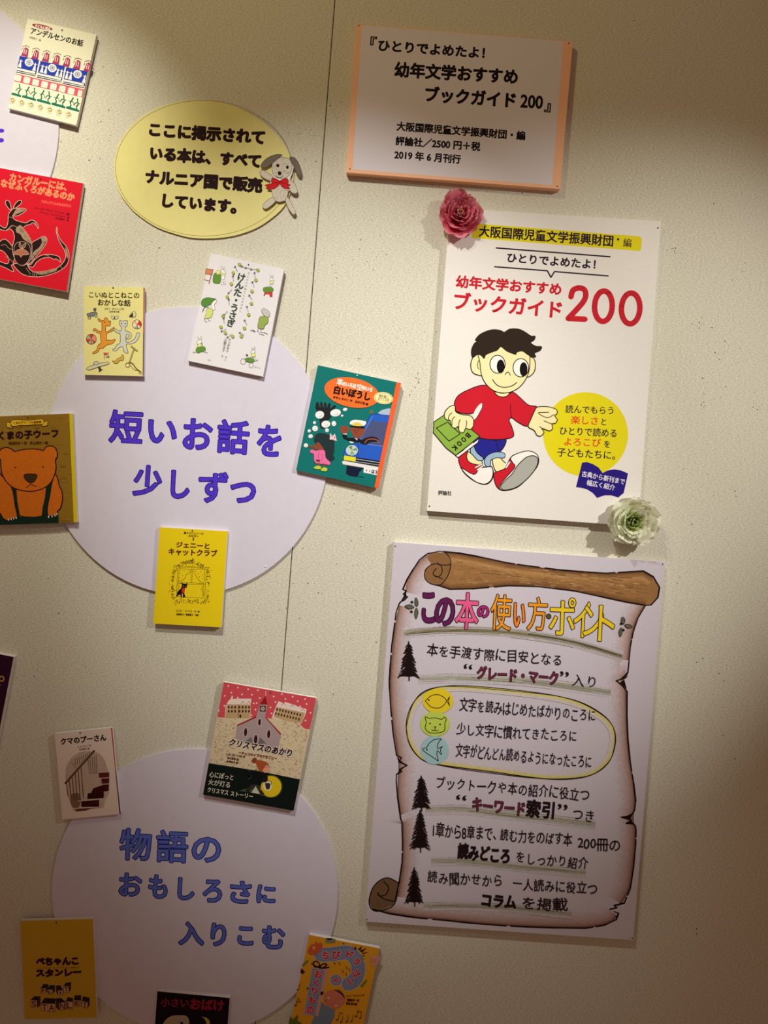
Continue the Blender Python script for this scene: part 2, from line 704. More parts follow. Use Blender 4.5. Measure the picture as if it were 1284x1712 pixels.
# cut-out drawing of a toy dog
DOGD = 0.0078
a = Art(DOGD, 170, 150, .2804)
dog = thing('paper_dog_cutout', P(471, 310, 0.0035), 'small cut-out drawing of a grey checked toy dog wearing a red bow', 'decoration')
out = [(948, 462), (955, 438), (990, 405), (1040, 385), (1076, 388), (1078, 405), (1110, 412), (1122, 402), (1150, 405), (1176, 440), (1192, 490), (1184, 515),
       (1162, 500), (1146, 462), (1136, 500), (1125, 533), (1150, 560), (1168, 600), (1162, 618), (1138, 618), (1118, 600), (1108, 640), (1138, 690), (1158, 728),
       (1142, 745), (1112, 708), (1095, 664), (1060, 670), (1035, 665), (1000, 700), (975, 711), (958, 700), (962, 680), (1012, 640), (1016, 600), (985, 590), (1008, 545),
       (962, 525), (940, 495), (953, 481), (978, 485), (1012, 512), (1020, 505), (1014, 480), (1022, 432), (1000, 452), (972, 466)]
slab('cutout', px_of(a, smooth(out, True, 3)), DOGD - 0.0012, DOGD, M_FOAM, dog)
slab('foam_pad', px_of(a, [(1040, 560), (1090, 560), (1090, 630), (1040, 630)]), 0.0035, DOGD - 0.0012, M_FOAM, dog)
G1, G2 = (205, 196, 180), (116, 106, 92)
a.shape([(1018, 440), (1045, 412), (1085, 405), (1120, 415), (1135, 455), (1122, 505), (1085, 528), (1040, 522), (1018, 490)], G1, 2.5, (90, 80, 66))
a.shape([(950, 462), (956, 438), (990, 405), (1040, 386), (1076, 390), (1050, 412), (1010, 445), (975, 465)], G2, 2.5, (60, 52, 44))
a.shape([(1120, 404), (1150, 406), (1175, 440), (1191, 490), (1183, 513), (1165, 502), (1146, 460)], G2, 2.5, (60, 52, 44))
a.shape([(1020, 565), (1060, 545), (1105, 560), (1112, 610), (1095, 655), (1060, 668), (1030, 655), (1015, 610)], G1, 2.5, (110, 100, 86))
a.shape([(1010, 545), (965, 525), (942, 495), (955, 482), (980, 487), (1022, 520), (1020, 545)], G1, 2.5, (110, 100, 86))
a.shape([(1120, 535), (1150, 560), (1167, 600), (1160, 617), (1138, 615), (1118, 590)], G1, 2.5, (110, 100, 86))
a.shape([(1015, 642), (1036, 664), (1000, 698), (975, 710), (960, 698), (965, 680)], G1, 2.5, (110, 100, 86))
a.shape([(1096, 660), (1108, 640), (1137, 690), (1156, 728), (1142, 743), (1114, 708)], G1, 2.5, (110, 100, 86))
a.up()
for i in range(46):          # woven check of the toy
    x, y = rnd.uniform(1022, 1128), rnd.uniform(415, 655)
    if (x - 1075) ** 2 / 52 ** 2 + (y - 467) ** 2 / 56 ** 2 < .85 or (x - 1063) ** 2 / 44 ** 2 + (y - 607) ** 2 / 54 ** 2 < .85:
        if rnd.random() < .5:
            a.line([(x - 7, y), (x + 8, y + 1)], 1.6, (150, 138, 120), up=False)
        else:
            a.line([(x, y - 8), (x + 1, y + 8)], 1.6, (150, 138, 120), up=False)
a.fill(ell(1050, 452, 9, 10), (25, 18, 16))
a.fill(ell(1107, 462, 8, 10), (25, 18, 16), up=False)
a.fill(ell(1061, 498, 11, 12), (35, 24, 22))
a.curve([(1040, 512), (1050, 522), (1068, 523), (1080, 514)], 3, (50, 40, 34))
RED = (205, 34, 40)
a.shape([(1058, 545), (1020, 525), (1012, 548), (1022, 565)], RED, 3, (110, 14, 20), 3)
a.shape([(1064, 545), (1102, 528), (1112, 548), (1100, 568)], RED, 3, (110, 14, 20), 3)
a.shape([(1056, 552), (1010, 560), (972, 570), (992, 580), (985, 592), (1030, 590), (1060, 562)], RED, 3, (110, 14, 20), 2)
a.shape([(1066, 552), (1095, 560), (1128, 568), (1110, 575), (1122, 590), (1085, 586), (1064, 562)], RED, 3, (110, 14, 20), 2)
a.fill(ell(1061, 550, 10, 9), (170, 20, 28))
a.build('drawing', dog, M_PENCIL)

# ------------------------------------------------------------------ peach-edged sign, top right
a = Art(0.0155, 560, 20, .3271)
q = [(110, 62), (1216, 152), (1151, 905), (58, 820)]
sg = board('title_sign', px_of(a, q), 'peach-edged title sign with black Japanese lettering, dim at the top right', 'sign', 0.0, 0.0155, M_PEACH)
a.fill([(138, 68), (1166, 150), (1110, 886), (90, 804)], (220, 212, 220))
a.build('white_sheet', sg)
K = (26, 16, 18)
a.text('『', 180, 185, 210, 187, 56, K, 2)
a.text('ひとりでよめたよ！', 222, 198, 762, 238, 54, K, 2.8)
a.text('幼年文学おすすめ', 305, 330, 930, 368, 70, K, 3.6)
a.text('ブックガイド', 462, 457, 918, 490, 72, K, 3.8)
a.text('200', 948, 493, 1058, 501, 80, K, 2.6)
a.text('』', 1070, 510, 1100, 512, 58, K, 2)
a.build('title_lettering', sg)
a.text('大阪国際児童文学振興財団・編', 315, 605, 970, 655, 42, K, 1.9)
a.text('評論社／2500 円＋税', 310, 680, 740, 710, 42, K, 1.9)
a.text('2019 年 6 月刊行', 304, 750, 640, 775, 42, K, 1.9)
a.build('small_lettering', sg)
for (x, y, w) in ((121, 70, 'top left'), (1195, 160, 'top right'), (76, 801, 'bottom left'), (1137, 890, 'bottom right')):
    p = a.map(x, y)
    pin(p[0], p[1], 0.0155, 'tiny brown pin at the %s corner of the peach-edged sign' % w, M_PINB, .0014)

# ------------------------------------------------------------------ book guide poster
PD = 0.0135
quad = [(752, 348), (1105, 370), (1067, 880), (713.7, 854)]
po = board('book_guide_poster', quad, 'white book guide poster with a drawn walking boy in a red sweater', 'poster', 0.0, PD, M_FOAM)
a = Art(PD)
a.fill(quad, (228, 222, 217))
a.build('white_sheet', po)
a.crop(690, 310, .3349)
NV = (42, 22, 44)
YE = (222, 208, 22)
a.fill([(300, 189), (1130, 254)] + [(1143, 264), (1141, 315)] + [(1134, 328), (1124, 327), (294, 262)], YE)
a.build('yellow_band', po)
a.text('大阪国際児童文学振興財団', 330, 255, 998, 305, 52, NV, 1.6)
a.text('・', 1018, 294, 1028, 295, 48, NV, 1)
a.text('編', 1050, 306, 1090, 309, 40, NV, .4)
a.line([(417, 312), (985, 356)], 7, NV)
a.line([(409, 406), (672, 426), (690, 459), (708, 430), (976, 452)], 7, NV)
a.text('ひとりでよめたよ！', 472, 383, 910, 418, 45, NV, 1.8)
a.build('small_lettering', po)
RD = (196, 30, 44)
a.text('幼年文学おすすめ', 216, 508, 738, 548, 56, RD, 2.6)
a.text('ブックガイド', 206, 618, 738, 664, 80, RD, 3.2)
a.line(smooth([(790, 556), (800, 524), (828, 512), (856, 520), (864, 548), (852, 580), (820, 618), (776, 664)], False, 5) + [(860, 668)], 28, RD)
a.line(ell(952, 603, 44, 76, 3, 40), 28, RD, True)
a.line(ell(1088, 614, 46, 77, 3, 40), 28, RD, True)
a.build('red_title_lettering', po)
a.crop(700, 520, .3271)
a.fill(ell(853, 630, 217, 215, 0, 60), YE)
a.build('yellow_disc', po)
a.text('読んでもらう', 750, 520, 994, 529, 38, NV, .7)
a.text('楽しさ', 778, 577, 915, 583, 40, (214, 70, 30), .8)
a.text('と', 933, 584, 956, 586, 36, NV, .7)
a.text('ひとりで読める', 721, 632, 1010, 646, 40, NV, .7)
a.text('よろこび', 744, 687, 930, 695, 40, (214, 70, 30), .8)
a.text('を', 947, 698, 976, 700, 36, NV, .7)
a.text('子どもたちに。', 708, 742, 1003, 760, 42, NV, .7)
a.text('評論社', 100, 940, 167, 943, 22, (60, 50, 50), .6)
a.build('black_lettering', po)
BK = (38, 22, 122)
a.fill([(835, 775), (860, 772), (890, 782), (920, 800), (940, 828), (965, 815), (1000, 809), (1035, 815), (1070, 830), (1048, 930), (1020, 953), (985, 942), (950, 942), (912, 955),
        (890, 930), (862, 912), (835, 904), (804, 900)], BK)
a.build('blue_book_shape', po)
a.text('古典から新刊まで', 832, 845, 1050, 888, 28, (238, 232, 235), .4)
a.text('幅広く紹介', 858, 890, 1000, 918, 28, (238, 232, 235), .4)
a.build('white_lettering', po)
# the boy
SK, OL = (238, 226, 172), (30, 20, 16)
W = 4.5
LBL = (150, 180, 205)
a.shape([(265, 700), (290, 690), (320, 720), (330, 760), (300, 765), (270, 740)], LBL, W, OL)
a.shape([(250, 720), (275, 735), (300, 762), (322, 768), (325, 790), (290, 805), (262, 790), (245, 760)], SK, W, OL)
SR = (200, 26, 44)
a.shape([(205, 735), (222, 715), (250, 715), (245, 745), (262, 775), (320, 790), (345, 800), (372, 795), (382, 830), (370, 868), (340, 886), (290, 872), (235, 830), (208, 780)], SR, W, OL)
a.shape([(283, 835), (310, 805), (345, 798), (373, 798), (380, 830), (368, 866), (340, 884), (310, 880), (285, 868), (240, 832), (215, 800), (225, 805)], (238, 232, 228), W, OL)
a.line([(290, 800), (325, 782)], 11, OL)
a.line([(290, 800), (325, 782)], 6, (240, 236, 230))
a.line([(300, 812), (328, 792)], 6, (240, 236, 230))
a.shape([(285, 655), (320, 650), (395, 660), (445, 655), (438, 690), (412, 722), (372, 745), (345, 765), (330, 750), (300, 725), (283, 690)], (34, 34, 138), W, OL, 4)
a.line([(390, 655), (402, 690), (412, 720)], 3.5, OL)
a.shape([(380, 750), (412, 745), (430, 765), (455, 790), (440, 810), (400, 822), (385, 800), (378, 775)], SK, W, OL)
a.line(smooth([(353, 782), (352, 762), (368, 745), (400, 735), (428, 738)], False, 5), 34, OL)
a.line(smooth([(353, 782), (352, 762), (368, 745), (400, 735), (428, 738)], False, 5), 26, LBL)
a.shape([(385, 830), (420, 815), (445, 800), (470, 750), (500, 730), (560, 718), (600, 730), (612, 760), (600, 800), (560, 850), (500, 900), (440, 918), (405, 905), (388, 870)], SR, W, OL)
a.shape([(470, 752), (495, 732), (555, 715), (598, 728), (613, 755), (605, 795), (560, 850), (505, 900), (440, 918), (412, 905), (430, 870), (490, 800), (480, 775)], (240, 234, 228), W, OL)
a.shape([(505, 790), (550, 748), (590, 740), (610, 760), (600, 800), (560, 852), (500, 900), (440, 915), (418, 900), (440, 868), (475, 835)], (168, 168, 160), W, OL)
a.line([(447, 800), (465, 772)], 12, OL)
a.line([(447, 800), (465, 772)], 7, (240, 236, 230))
a.line([(436, 792), (450, 778)], 6, (240, 236, 230))
a.shape([(320, 380), (385, 385), (400, 420), (440, 435), (480, 415), (515, 440), (560, 480), (605, 490), (590, 530), (560, 588), (510, 570), (475, 545), (462, 560), (475, 590), (484, 640),
         (430, 655), (350, 655), (290, 640), (265, 610), (275, 560), (300, 510), (325, 480), (300, 495), (280, 520), (240, 525), (190, 510), (183, 470), (205, 430), (260, 400)], SR, W, OL, 4)
a.line(smooth([(470, 478), (470, 510), (476, 545)], False, 4), 3.5, OL)
a.blob([(318, 472), (327, 482), (322, 500), (298, 540), (283, 556), (276, 540), (292, 500)], (236, 228, 222))
a.line([(327, 475), (325, 495), (298, 545), (282, 560)], 3.5, OL)
a.shape([(385, 408), (400, 415), (430, 420), (462, 415), (455, 432), (428, 440), (400, 430)], SK, W, OL)
a.shape([(545, 235), (575, 235), (594, 255), (594, 300), (575, 328), (550, 330)], SK, W, OL)
a.shape([(320, 235), (300, 222), (278, 235), (266, 275), (275, 312), (300, 326), (325, 322)], SK, W, OL)
a.shape([(300, 200), (330, 150), (450, 130), (560, 160), (568, 220), (565, 300), (540, 360), (500, 400), (450, 418), (395, 412), (350, 380), (322, 330), (312, 260)], SK, W, OL)
a.line(ell(309, 275, 8, 22, 0, 16, 90, 270), 3.5, OL)
HR = (44, 32, 22)
a.shape([(335, 243), (320, 228), (300, 222), (275, 238), (270, 200), (285, 165), (305, 152), (290, 148), (315, 118), (370, 96), (415, 98), (438, 108), (465, 92), (510, 92), (545, 108),
         (575, 128), (595, 128), (590, 148), (572, 162), (600, 180), (628, 182), (620, 202), (592, 215), (598, 235), (565, 228), (530, 205), (500, 212), (495, 222), (450, 205), (420, 182),
         (402, 200), (370, 212), (342, 225)], HR, 3.5, OL, 3)
a.shape(ell(403, 272, 39, 46, 0, 24), (242, 238, 230), W, OL, 0)
a.shape(ell(522, 290, 40, 47, 0, 24), (242, 238, 230), W, OL, 0)
a.fill(ell(419, 283, 20, 35), (16, 10, 12))
a.fill(ell(536, 298, 20, 36), (16, 10, 12), up=False)
a.curve([(442, 325), (452, 313), (462, 316), (468, 328)], 4, OL)
a.curve([(377, 350), (400, 378), (435, 390), (475, 383), (502, 365)], 4.5, OL)
# book and hands
GB = (136, 172, 66)
a.fill([(190, 742), (308, 655), (300, 672), (200, 748)], (235, 232, 225))
a.line([(308, 655), (303, 672), (203, 748), (190, 742)], 4, OL)
a.shape([(75, 622), (78, 580), (76, 568), (130, 532), (200, 560), (250, 590), (312, 640), (190, 738), (140, 700), (90, 640)], GB, W, OL, 0)
a.line([(90, 598), (148, 568), (212, 628), (155, 665), (90, 598)], 4.5, OL)
for ch, x, y in (('B', 252, 637), ('O', 230, 657), ('O', 208, 678), ('K', 184, 700)):
    a.char(ch, x - 11, y - 14, x + 11, y + 14, OL, 1.5, None, 135)
a.shape([(185, 485), (160, 488), (135, 515), (133, 545), (150, 560), (160, 558), (168, 590), (190, 598), (200, 590), (208, 615), (228, 622), (240, 600), (262, 605), (278, 590),
         (280, 555), (262, 535), (225, 530), (190, 515)], SK, W, OL)
for l in ([(150, 560), (155, 535), (170, 520)], [(170, 585), (172, 555), (185, 540)], [(205, 610), (205, 575), (212, 555)], [(240, 600), (245, 575), (243, 560)]):
    a.curve(l, 4, OL)
a.shape([(605, 492), (640, 488), (675, 492), (705, 505), (706, 525), (695, 535), (708, 555), (700, 572), (682, 578), (684, 600), (668, 612), (630, 600), (640, 620), (625, 638), (605, 635),
         (590, 610), (560, 590), (575, 550), (590, 515)], SK, W, OL)
for l in ([(690, 530), (660, 545), (630, 535), (612, 520), (640, 518), (665, 517)], [(683, 578), (655, 568), (640, 560)], [(630, 600), (618, 590)]):
    a.curve(l, 4, OL)
a.build('boy_illustration', po)
for (x, y, w) in ((1100, 381, 'top right'), (718, 846, 'bottom left')):
    pin(x, y, PD, 'tiny dark pin at the %s corner of the poster with the walking boy' % w, M_PIND, .0015)

# ------------------------------------------------------------------ scroll poster
quad = [(659.4, 906.4), (1110.5, 939.5), (1058.7, 1571.8), (610.7, 1540.8)]
sp = board('scroll_poster', quad, 'tall lavender poster with a hand-drawn unrolled parchment scroll and fir trees', 'poster', 0.0, PD, M_FOAM)
a = Art(PD)
a.fill(quad, (202, 194, 206))
a.build('lavender_sheet', sp)


def cA(x, y): return (640 + .3738 * x, 900 + .3738 * y)
def cB(x, y): return (640 + .3738 * x, 1130 + .3738 * y)
def cC(x, y): return (590 + .3972 * x, 1370 + .3972 * y)


left = [cA(*p) for p in ((235, 62), (200, 68), (165, 95), (135, 140), (108, 185), (90, 228), (105, 236), (92, 250), (110, 262), (98, 275), (78, 285), (70, 300), (60, 330), (48, 420), (40, 480), (34, 560), (29, 640))] \
    + [cB(*p) for p in ((30, 60), (35, 140), (45, 250), (62, 356), (84, 366), (72, 384), (108, 400), (76, 418), (84, 428), (62, 440), (60, 470), (66, 540), (80, 640))] \
    + [cC(*p) for p in ((206, 10), (209, 100), (207, 180), (195, 260), (185, 310), (178, 345))]
bottom = [cC(*p) for p in ((85, 378), (150, 396), (260, 413), (400, 426), (500, 437), (600, 445), (720, 452), (850, 456), (980, 458), (1060, 445), (1108, 422), (1118, 395), (1100, 388))]
right = [cC(*p) for p in ((1082, 378), (1110, 372), (1100, 362), (1142, 352), (1168, 290), (1182, 200), (1190, 110), (1192, 45))] \
    + [cB(*p) for p in ((1130, 670), (1122, 662), (1088, 660), (1112, 645), (1068, 632), (1110, 625), (1126, 602), (1131, 560), (1122, 480), (1106, 380), (1096, 280), (1092, 180), (1093, 70), (1072, 45), (1044, 22), (1078, 12))] \
    + [cA(*p) for p in ((1078, 620), (1096, 600), (1101, 550), (1108, 480), (1120, 420), (1142, 355), (1175, 300))]
PAPER = (202, 194, 206)
BR1 = (86, 52, 32)
BR2 = (178, 140, 118)
shl = [cA(*p) for p in ((72, 300), (56, 380), (44, 480), (36, 580))] + [cB(*p) for p in ((33, 60), (42, 200), (60, 320), (70, 400), (66, 480), (68, 560), (84, 660))] \
    + [cC(*p) for p in ((208, 20), (210, 110), (204, 220), (186, 330))]
sht = [cA(*p) for p in ((235, 62), (190, 78), (150, 120), (115, 175), (98, 240))]
shb = [cC(*p) for p in ((90, 378), (200, 404), (400, 425), (600, 444), (800, 454), (980, 456), (1080, 436), (1112, 405))]
shr = [cC(*p) for p in ((1130, 356), (1166, 290), (1180, 200), (1188, 110), (1190, 45))] \
    + [cB(*p) for p in ((1126, 670), (1122, 632), (1127, 590), (1130, 540), (1120, 460), (1104, 360), (1094, 250), (1091, 150), (1088, 60), (1080, 10))] \
    + [cA(*p) for p in ((1094, 620), (1100, 550), (1110, 470), (1124, 400), (1148, 345), (1175, 300))]
MID1, MID2 = (166, 134, 124), (188, 168, 170)
for pth, dk in ((shl, (104, 74, 54)), (sht, (128, 98, 76)), (shb, (92, 58, 38)), (shr, (88, 56, 38))):
    pth = smooth(pth, False, 4)
    a.grad(pth, 0, 5, dk, MID1)
    a.grad(pth, 5, 14, MID1, MID2)
    a.grad(pth, 14, 30, MID2, PAPER)
    a.build('parchment_shading', sp, M_PENCIL)
rr = random.Random(5)
TAN, TAND = (150, 108, 66), (96, 60, 36)
roll = [cA(*p) for p in ((275, 60), (340, 66), (430, 82), (560, 110), (640, 122), (800, 142), (900, 150), (1000, 156), (1100, 150), (1165, 146), (1210, 172), (1238, 220), (1230, 265), (1200, 298), (1175, 300),
                         (1100, 288), (980, 262), (860, 236), (700, 216), (560, 212), (400, 226), (300, 228), (240, 208), (205, 170), (215, 100), (240, 70))]
a.fill(roll, TAN)
up_ = roll[0:11]
lo_ = roll[14:23]
a.grad(up_, 0, -10, TAND, (160, 118, 74))
a.grad(up_, -10, -20, (176, 132, 84), TAN)
a.grad(lo_, 0, -10, TAND, TAN)
a.up()
for i in range(150):          # pencil grain along the roll
    t = rr.uniform(.03, .97)
    xx = 290 + t * 900
    yt = 75 + t * 85
    yb = 222 + 60 * max(0, t - .45) / .5
    yy = rr.uniform(yt + 12, yb - 10)
    L = rr.uniform(14, 50)
    k = rr.choice(((178, 134, 88), (122, 84, 50), (104, 70, 44), (190, 148, 100)))
    p, q_ = cA(xx, yy), cA(xx + L, yy + L * .1)
    a.seg(p, q_, .38, k)
a.fill([cA(*p) for p in smooth([(245, 62), (285, 75), (302, 110), (296, 160), (265, 205), (225, 205), (190, 180), (188, 140), (215, 115), (200, 90), (215, 68)], True, 4)], (134, 96, 60))
a.build('parchment_roll', sp, M_PENCIL)
a.fill([cC(*p) for p in smooth([(188, 265), (150, 246), (112, 260), (82, 298), (70, 345), (88, 380), (130, 376), (178, 352), (190, 310)], True, 4)], (112, 84, 58))
a.build('parchment_curl', sp, M_PENCIL)
INK = (28, 14, 14)


def dashed(pts, w, gaps):
    """ink outline with small breaks, slightly uneven"""
    n = len(pts)
    for i in range(n - 1):
        if i in gaps:
            p, q_ = pts[i], pts[i + 1]
            m1 = (p[0] * .62 + q_[0] * .38, p[1] * .62 + q_[1] * .38)
            m2 = (p[0] * .46 + q_[0] * .54, p[1] * .46 + q_[1] * .54)
            a.seg(p, m1, w / 2, INK)
            a.seg(m2, q_, w / 2, INK)
        else:
            a.seg(pts[i], pts[i + 1], w / 2 * rr.uniform(.8, 1.25), INK)


a.up()
dashed(left, 2.3, (5, 12, 14, 18, 20, 31))
dashed(bottom, 2.4, (2, 5, 8))
dashed(right, 2.4, (3, 6, 16, 20, 22, 27))
dashed(roll[0:12] + roll[12:23], 2.4, (3, 4, 7, 19))
a.up()
for (f, l) in ((cA, [(70, 300), (105, 262), (92, 250), (105, 238)]), (cB, [(62, 362), (100, 396), (72, 388)]), (cB, [(66, 436), (104, 402), (76, 414)]),
               (cB, [(1092, 60), (1060, 30), (1080, 16)]), (cB, [(1120, 612), (1075, 633), (1108, 640)]), (cA, [(1094, 602), (1052, 636), (1086, 628)]), (cB, [(1124, 664), (1090, 659), (1112, 648)]),
               (cC, [(1140, 354), (1090, 376), (1112, 368)])):
    a.fill([f(*p) for p in l] if len(l) > 2 else l, INK, up=False)
for l in ([(275, 60), (298, 85), (304, 115), (292, 165), (262, 205), (228, 208), (195, 190), (186, 160), (200, 130), (228, 115), (255, 118), (266, 140), (258, 165), (238, 172), (225, 155), (240, 135)],
          [(305, 118), (275, 120), (250, 118), (245, 108)], [(235, 62), (250, 58), (278, 60)], [(236, 208), (300, 228)], [(228, 165), (268, 182)]):
    a.line([cA(*p) for p in smooth(l, False, 4)], 1.5, INK)
for l in ([(192, 268), (150, 246), (112, 258), (82, 292), (68, 345), (80, 378), (110, 386), (160, 370), (178, 350)], [(130, 262), (150, 285), (140, 315), (112, 322), (104, 308)], [(104, 310), (125, 332), (170, 345)]):
    a.line([cC(*p) for p in smooth(l, False, 4)], 1.9, INK)
a.build('scroll_outline', sp)


def streak(f, pts, w, n, cols, seed=1, soft=True):
    """pencil underline: a soft band and many long strokes along it"""
    r_ = random.Random(seed)
    sm = [f(*p) for p in smooth(pts, False, 6)]
    if soft:
        sc_ = (146, 138, 112) if cols is OLV else (168, 164, 150)
        a.grad(sm, 0, w * .5, sc_, PAPER)
        a.grad(sm, 0, -w * .5, sc_, PAPER)
    a.up()
    m = len(sm)
    for i in range(n):
        i0 = r_.randrange(0, m - 4)
        L = r_.randrange(4, max(5, m // 2))
        off = r_.gauss(0, w * .2)
        seg = [(p[0], p[1] + off) for p in sm[i0:i0 + L]]
        a.line(seg, .5, r_.choice(cols), up=False)
    a.build('pencil_underline', sp, M_PENCIL)


OLV = [(112, 106, 70), (80, 74, 50), (134, 128, 96), (60, 52, 38)]
streak(cA, [(95, 425), (200, 415), (350, 410), (500, 415), (650, 430), (850, 465), (1070, 530)], 17, 60, OLV, 1)
OL2 = [(132, 130, 104), (150, 148, 124), (112, 112, 86)]
streak(cA, [(160, 628), (300, 625), (500, 630), (700, 645), (1020, 690)], 17, 26, OL2, 2)
streak(cB, [(190, 600), (350, 598), (600, 625), (950, 665)], 17, 26, OL2, 3)
streak(cC, [(330, 175), (500, 178), (700, 200), (980, 225)], 16, 28, OL2, 4)
streak(cC, [(300, 365), (450, 362), (650, 372), (920, 400)], 16, 26, OL2, 5)
# coloured title
a.crop(640, 900, .3738)
PU, PK, OG, YL = (96, 30, 82), (224, 92, 140), (232, 150, 36), (232, 200, 40)
TO = ((30, 12, 16), 3.4)
for (ch, x0, y0, x1, y1, c, rot, r) in (('こ', 172, 240, 238, 382, PU, 0, 3.5), ('の', 230, 262, 325, 395, PU, 5, 3.5), ('本', 322, 240, 432, 410, PK, 3, 2), ('の', 420, 298, 478, 358, (176, 40, 120), 0, 1.5),
                                        ('使', 480, 248, 578, 414, OG, 3, .6), ('い', 582, 286, 640, 400, (240, 130, 40), 3, 2), ('方', 645, 260, 738, 416, OG, 3, .6), ('・', 730, 336, 754, 362, (90, 80, 40), 0, 3),
                                        ('ポ', 742, 262, 864, 436, YL, 2, .8), ('イ', 852, 280, 928, 446, YL, 3, 1), ('ン', 895, 300, 990, 440, YL, 3, 1), ('ト', 962, 298, 1040, 464, YL, 3, 1)):
    a.char(ch, x0, y0, x1, y1, c, r, TO, rot)
a.build('coloured_title_lettering', sp, M_PENCIL)
HW = (34, 20, 22)
a.crop(640, 1130, .3738)
pill = smooth([(105, 230), (110, 185), (128, 135), (165, 88), (215, 60), (280, 46), (370, 44), (500, 54), (650, 70), (780, 90), (880, 118), (960, 160), (1015, 205), (1040, 260), (1036, 325), (1010, 385),
               (950, 435), (870, 458), (760, 462), (640, 450), (500, 430), (360, 412), (260, 398), (190, 382), (145, 345), (115, 290)], True, 4)
YG = (206, 192, 80)
pc = pill + [pill[0]]
a.grad(pc, -2, -26, YG, PAPER)
a.line(pill, 4, HW, True)
a.line([(x + 4 * math.sin(i * .31), y + 5 * math.cos(i * .23) + 2) for i, (x, y) in enumerate(pill)], 3, HW, True)
a.build('pill_frame', sp, M_PENCIL)
a.crop(640, 900, .3738)
MR = (110, 40, 62)
a.text('本を手渡す際に目安となる', 197, 525, 797, 572, 52, HW, .5, jit=1.8)
a.char('“', 362, 562, 400, 585, HW, 1, None, 8)
a.text('グレード・マーク', 420, 628, 780, 656, 56, MR, 1.2, jit=1, out=(HW, 2.4))
a.char('”', 792, 596, 832, 620, HW, 1, None, 8)
a.text('入り', 845, 662, 950, 672, 54, HW, .3, jit=1.5)
a.crop(640, 1130, .3738)
a.text('文字を読みはじめたばかりのころに', 343, 156, 948, 208, 54, HW, .5, jit=1.8)
a.text('少し文字に慣れてきたころに', 330, 264, 865, 298, 52, HW, .5, jit=1.8)
a.text('文字がどんどん読めるようになったころに', 325, 360, 930, 415, 54, HW, .5, jit=1.8)
a.text('ブックトークや本の紹介に役立つ', 238, 504, 920, 562, 54, HW, .5, jit=1.8)
a.char('“', 328, 532, 374, 556, HW, 1, None, 8)
a.text('キーワード', 400, 605, 630, 628, 60, MR, 1.2, jit=1, out=(HW, 2.4))
a.text('索引', 640, 630, 762, 642, 74, HW, 3, jit=1)
a.char('”', 782, 574, 826, 600, HW, 1, None, 8)
a.text('つき', 845, 645, 938, 662, 58, HW, .4, jit=1.8)
a.crop(590, 1370, .3972)
a.text('1章から8章まで、', 336, 72, 600, 88, 54, HW, .5, jit=1.8)
a.text('読む力をのばす本', 618, 88, 920, 112, 50, HW, .5, jit=1.8)
a.text('200冊の', 945, 122, 1122, 136, 50, HW, .5, jit=1.8)
a.text('読みどころ', 440, 164, 655, 186, 60, HW, 3, jit=1)
a.text('をしっかり紹介', 685, 184, 988, 212, 48, HW, .5, jit=1.8)
a.text('読み聞かせから', 312, 268, 625, 286, 50, HW, .5, jit=1.8)
a.text('一人読みに役立つ', 670, 292, 1025, 318, 48, HW, .5, jit=1.8)
a.text('コラム', 542, 364, 682, 378, 54, HW, 3, jit=1)
a.text('を掲載', 712, 374, 900, 388, 50, HW, .7, jit=1.8)
a.build('handwritten_lettering', sp)
a.crop(640, 1130, .3738)
a.fill(ell(247, 112, 69, 56, 0, 30), (226, 200, 40))
a.fill(ell(234, 215, 66, 56, 0, 30), (186, 206, 84))
a.fill(ell(232, 332, 63, 64, 0, 30), (156, 190, 196))
a.build('coloured_discs', sp)
a.curve([(190, 112), (215, 90), (245, 84), (275, 98), (298, 132)], 3.5, HW)
a.curve([(190, 112), (215, 138), (250, 144), (275, 128), (298, 94)], 3.5, HW)
a.line([(298, 94), (294, 112), (298, 134)], 3.5, HW)
a.fill(ell(206, 108, 4, 4, 0, 10), HW)
a.curve([(206, 190), (190, 184), (194, 208), (190, 235), (210, 254), (245, 255), (275, 245), (278, 210), (284, 195), (275, 185), (262, 194), (235, 188), (206, 190)], 3.5, HW)
a.fill(ell(211, 213, 4, 4, 0, 10), HW)
a.fill(ell(256, 217, 4, 4, 0, 10), HW, up=False)
a.line([(228, 228), (238, 228), (233, 236), (233, 242)], 3.5, HW)
a.curve([(218, 240), (226, 246), (233, 242), (240, 247), (248, 242)], 3, HW)
a.curve([(262, 282), (230, 285), (205, 305), (196, 320), (177, 328), (195, 345), (215, 358), (240, 375), (248, 380), (242, 350), (245, 335), (262, 352), (258, 330), (266, 316), (245, 325), (248, 300), (262, 282)], 3.5, HW, n=3)
a.fill(ell(197, 330, 4, 4, 0, 10), HW)
a.build('fish_bear_and_bird_marks', sp)


def fir(f, x, top, bot, w, seed):
    r_ = random.Random(seed)
    a.up()
    a.line([f(x, top), f(x + 2, bot)], 2.0, INK, up=False)
    H = bot - top
    n = 11
    for i in range(n):
        t = (i + .6) / n
        y = top + H * .86 * t
        hw = w * (.12 + .88 * t) * r_.uniform(.85, 1.1)
        for s in (-1, 1):
            tip = (x + s * hw, y + H * .10 * r_.uniform(.8, 1.5))
            a.fill([f(x - s * 2, y - H * .05), f(x + s * hw * .5, y + H * .0), f(*tip), f(x + s * hw * .45, y + H * .055), f(x, y + H * .07)], INK, up=False)
            for k in range(3):
                q0 = (x + s * hw * r_.uniform(.3, .8), y + H * .03)
                a.seg(f(*q0), f(q0[0] + s * w * .2, q0[1] + H * .07), .55, INK)


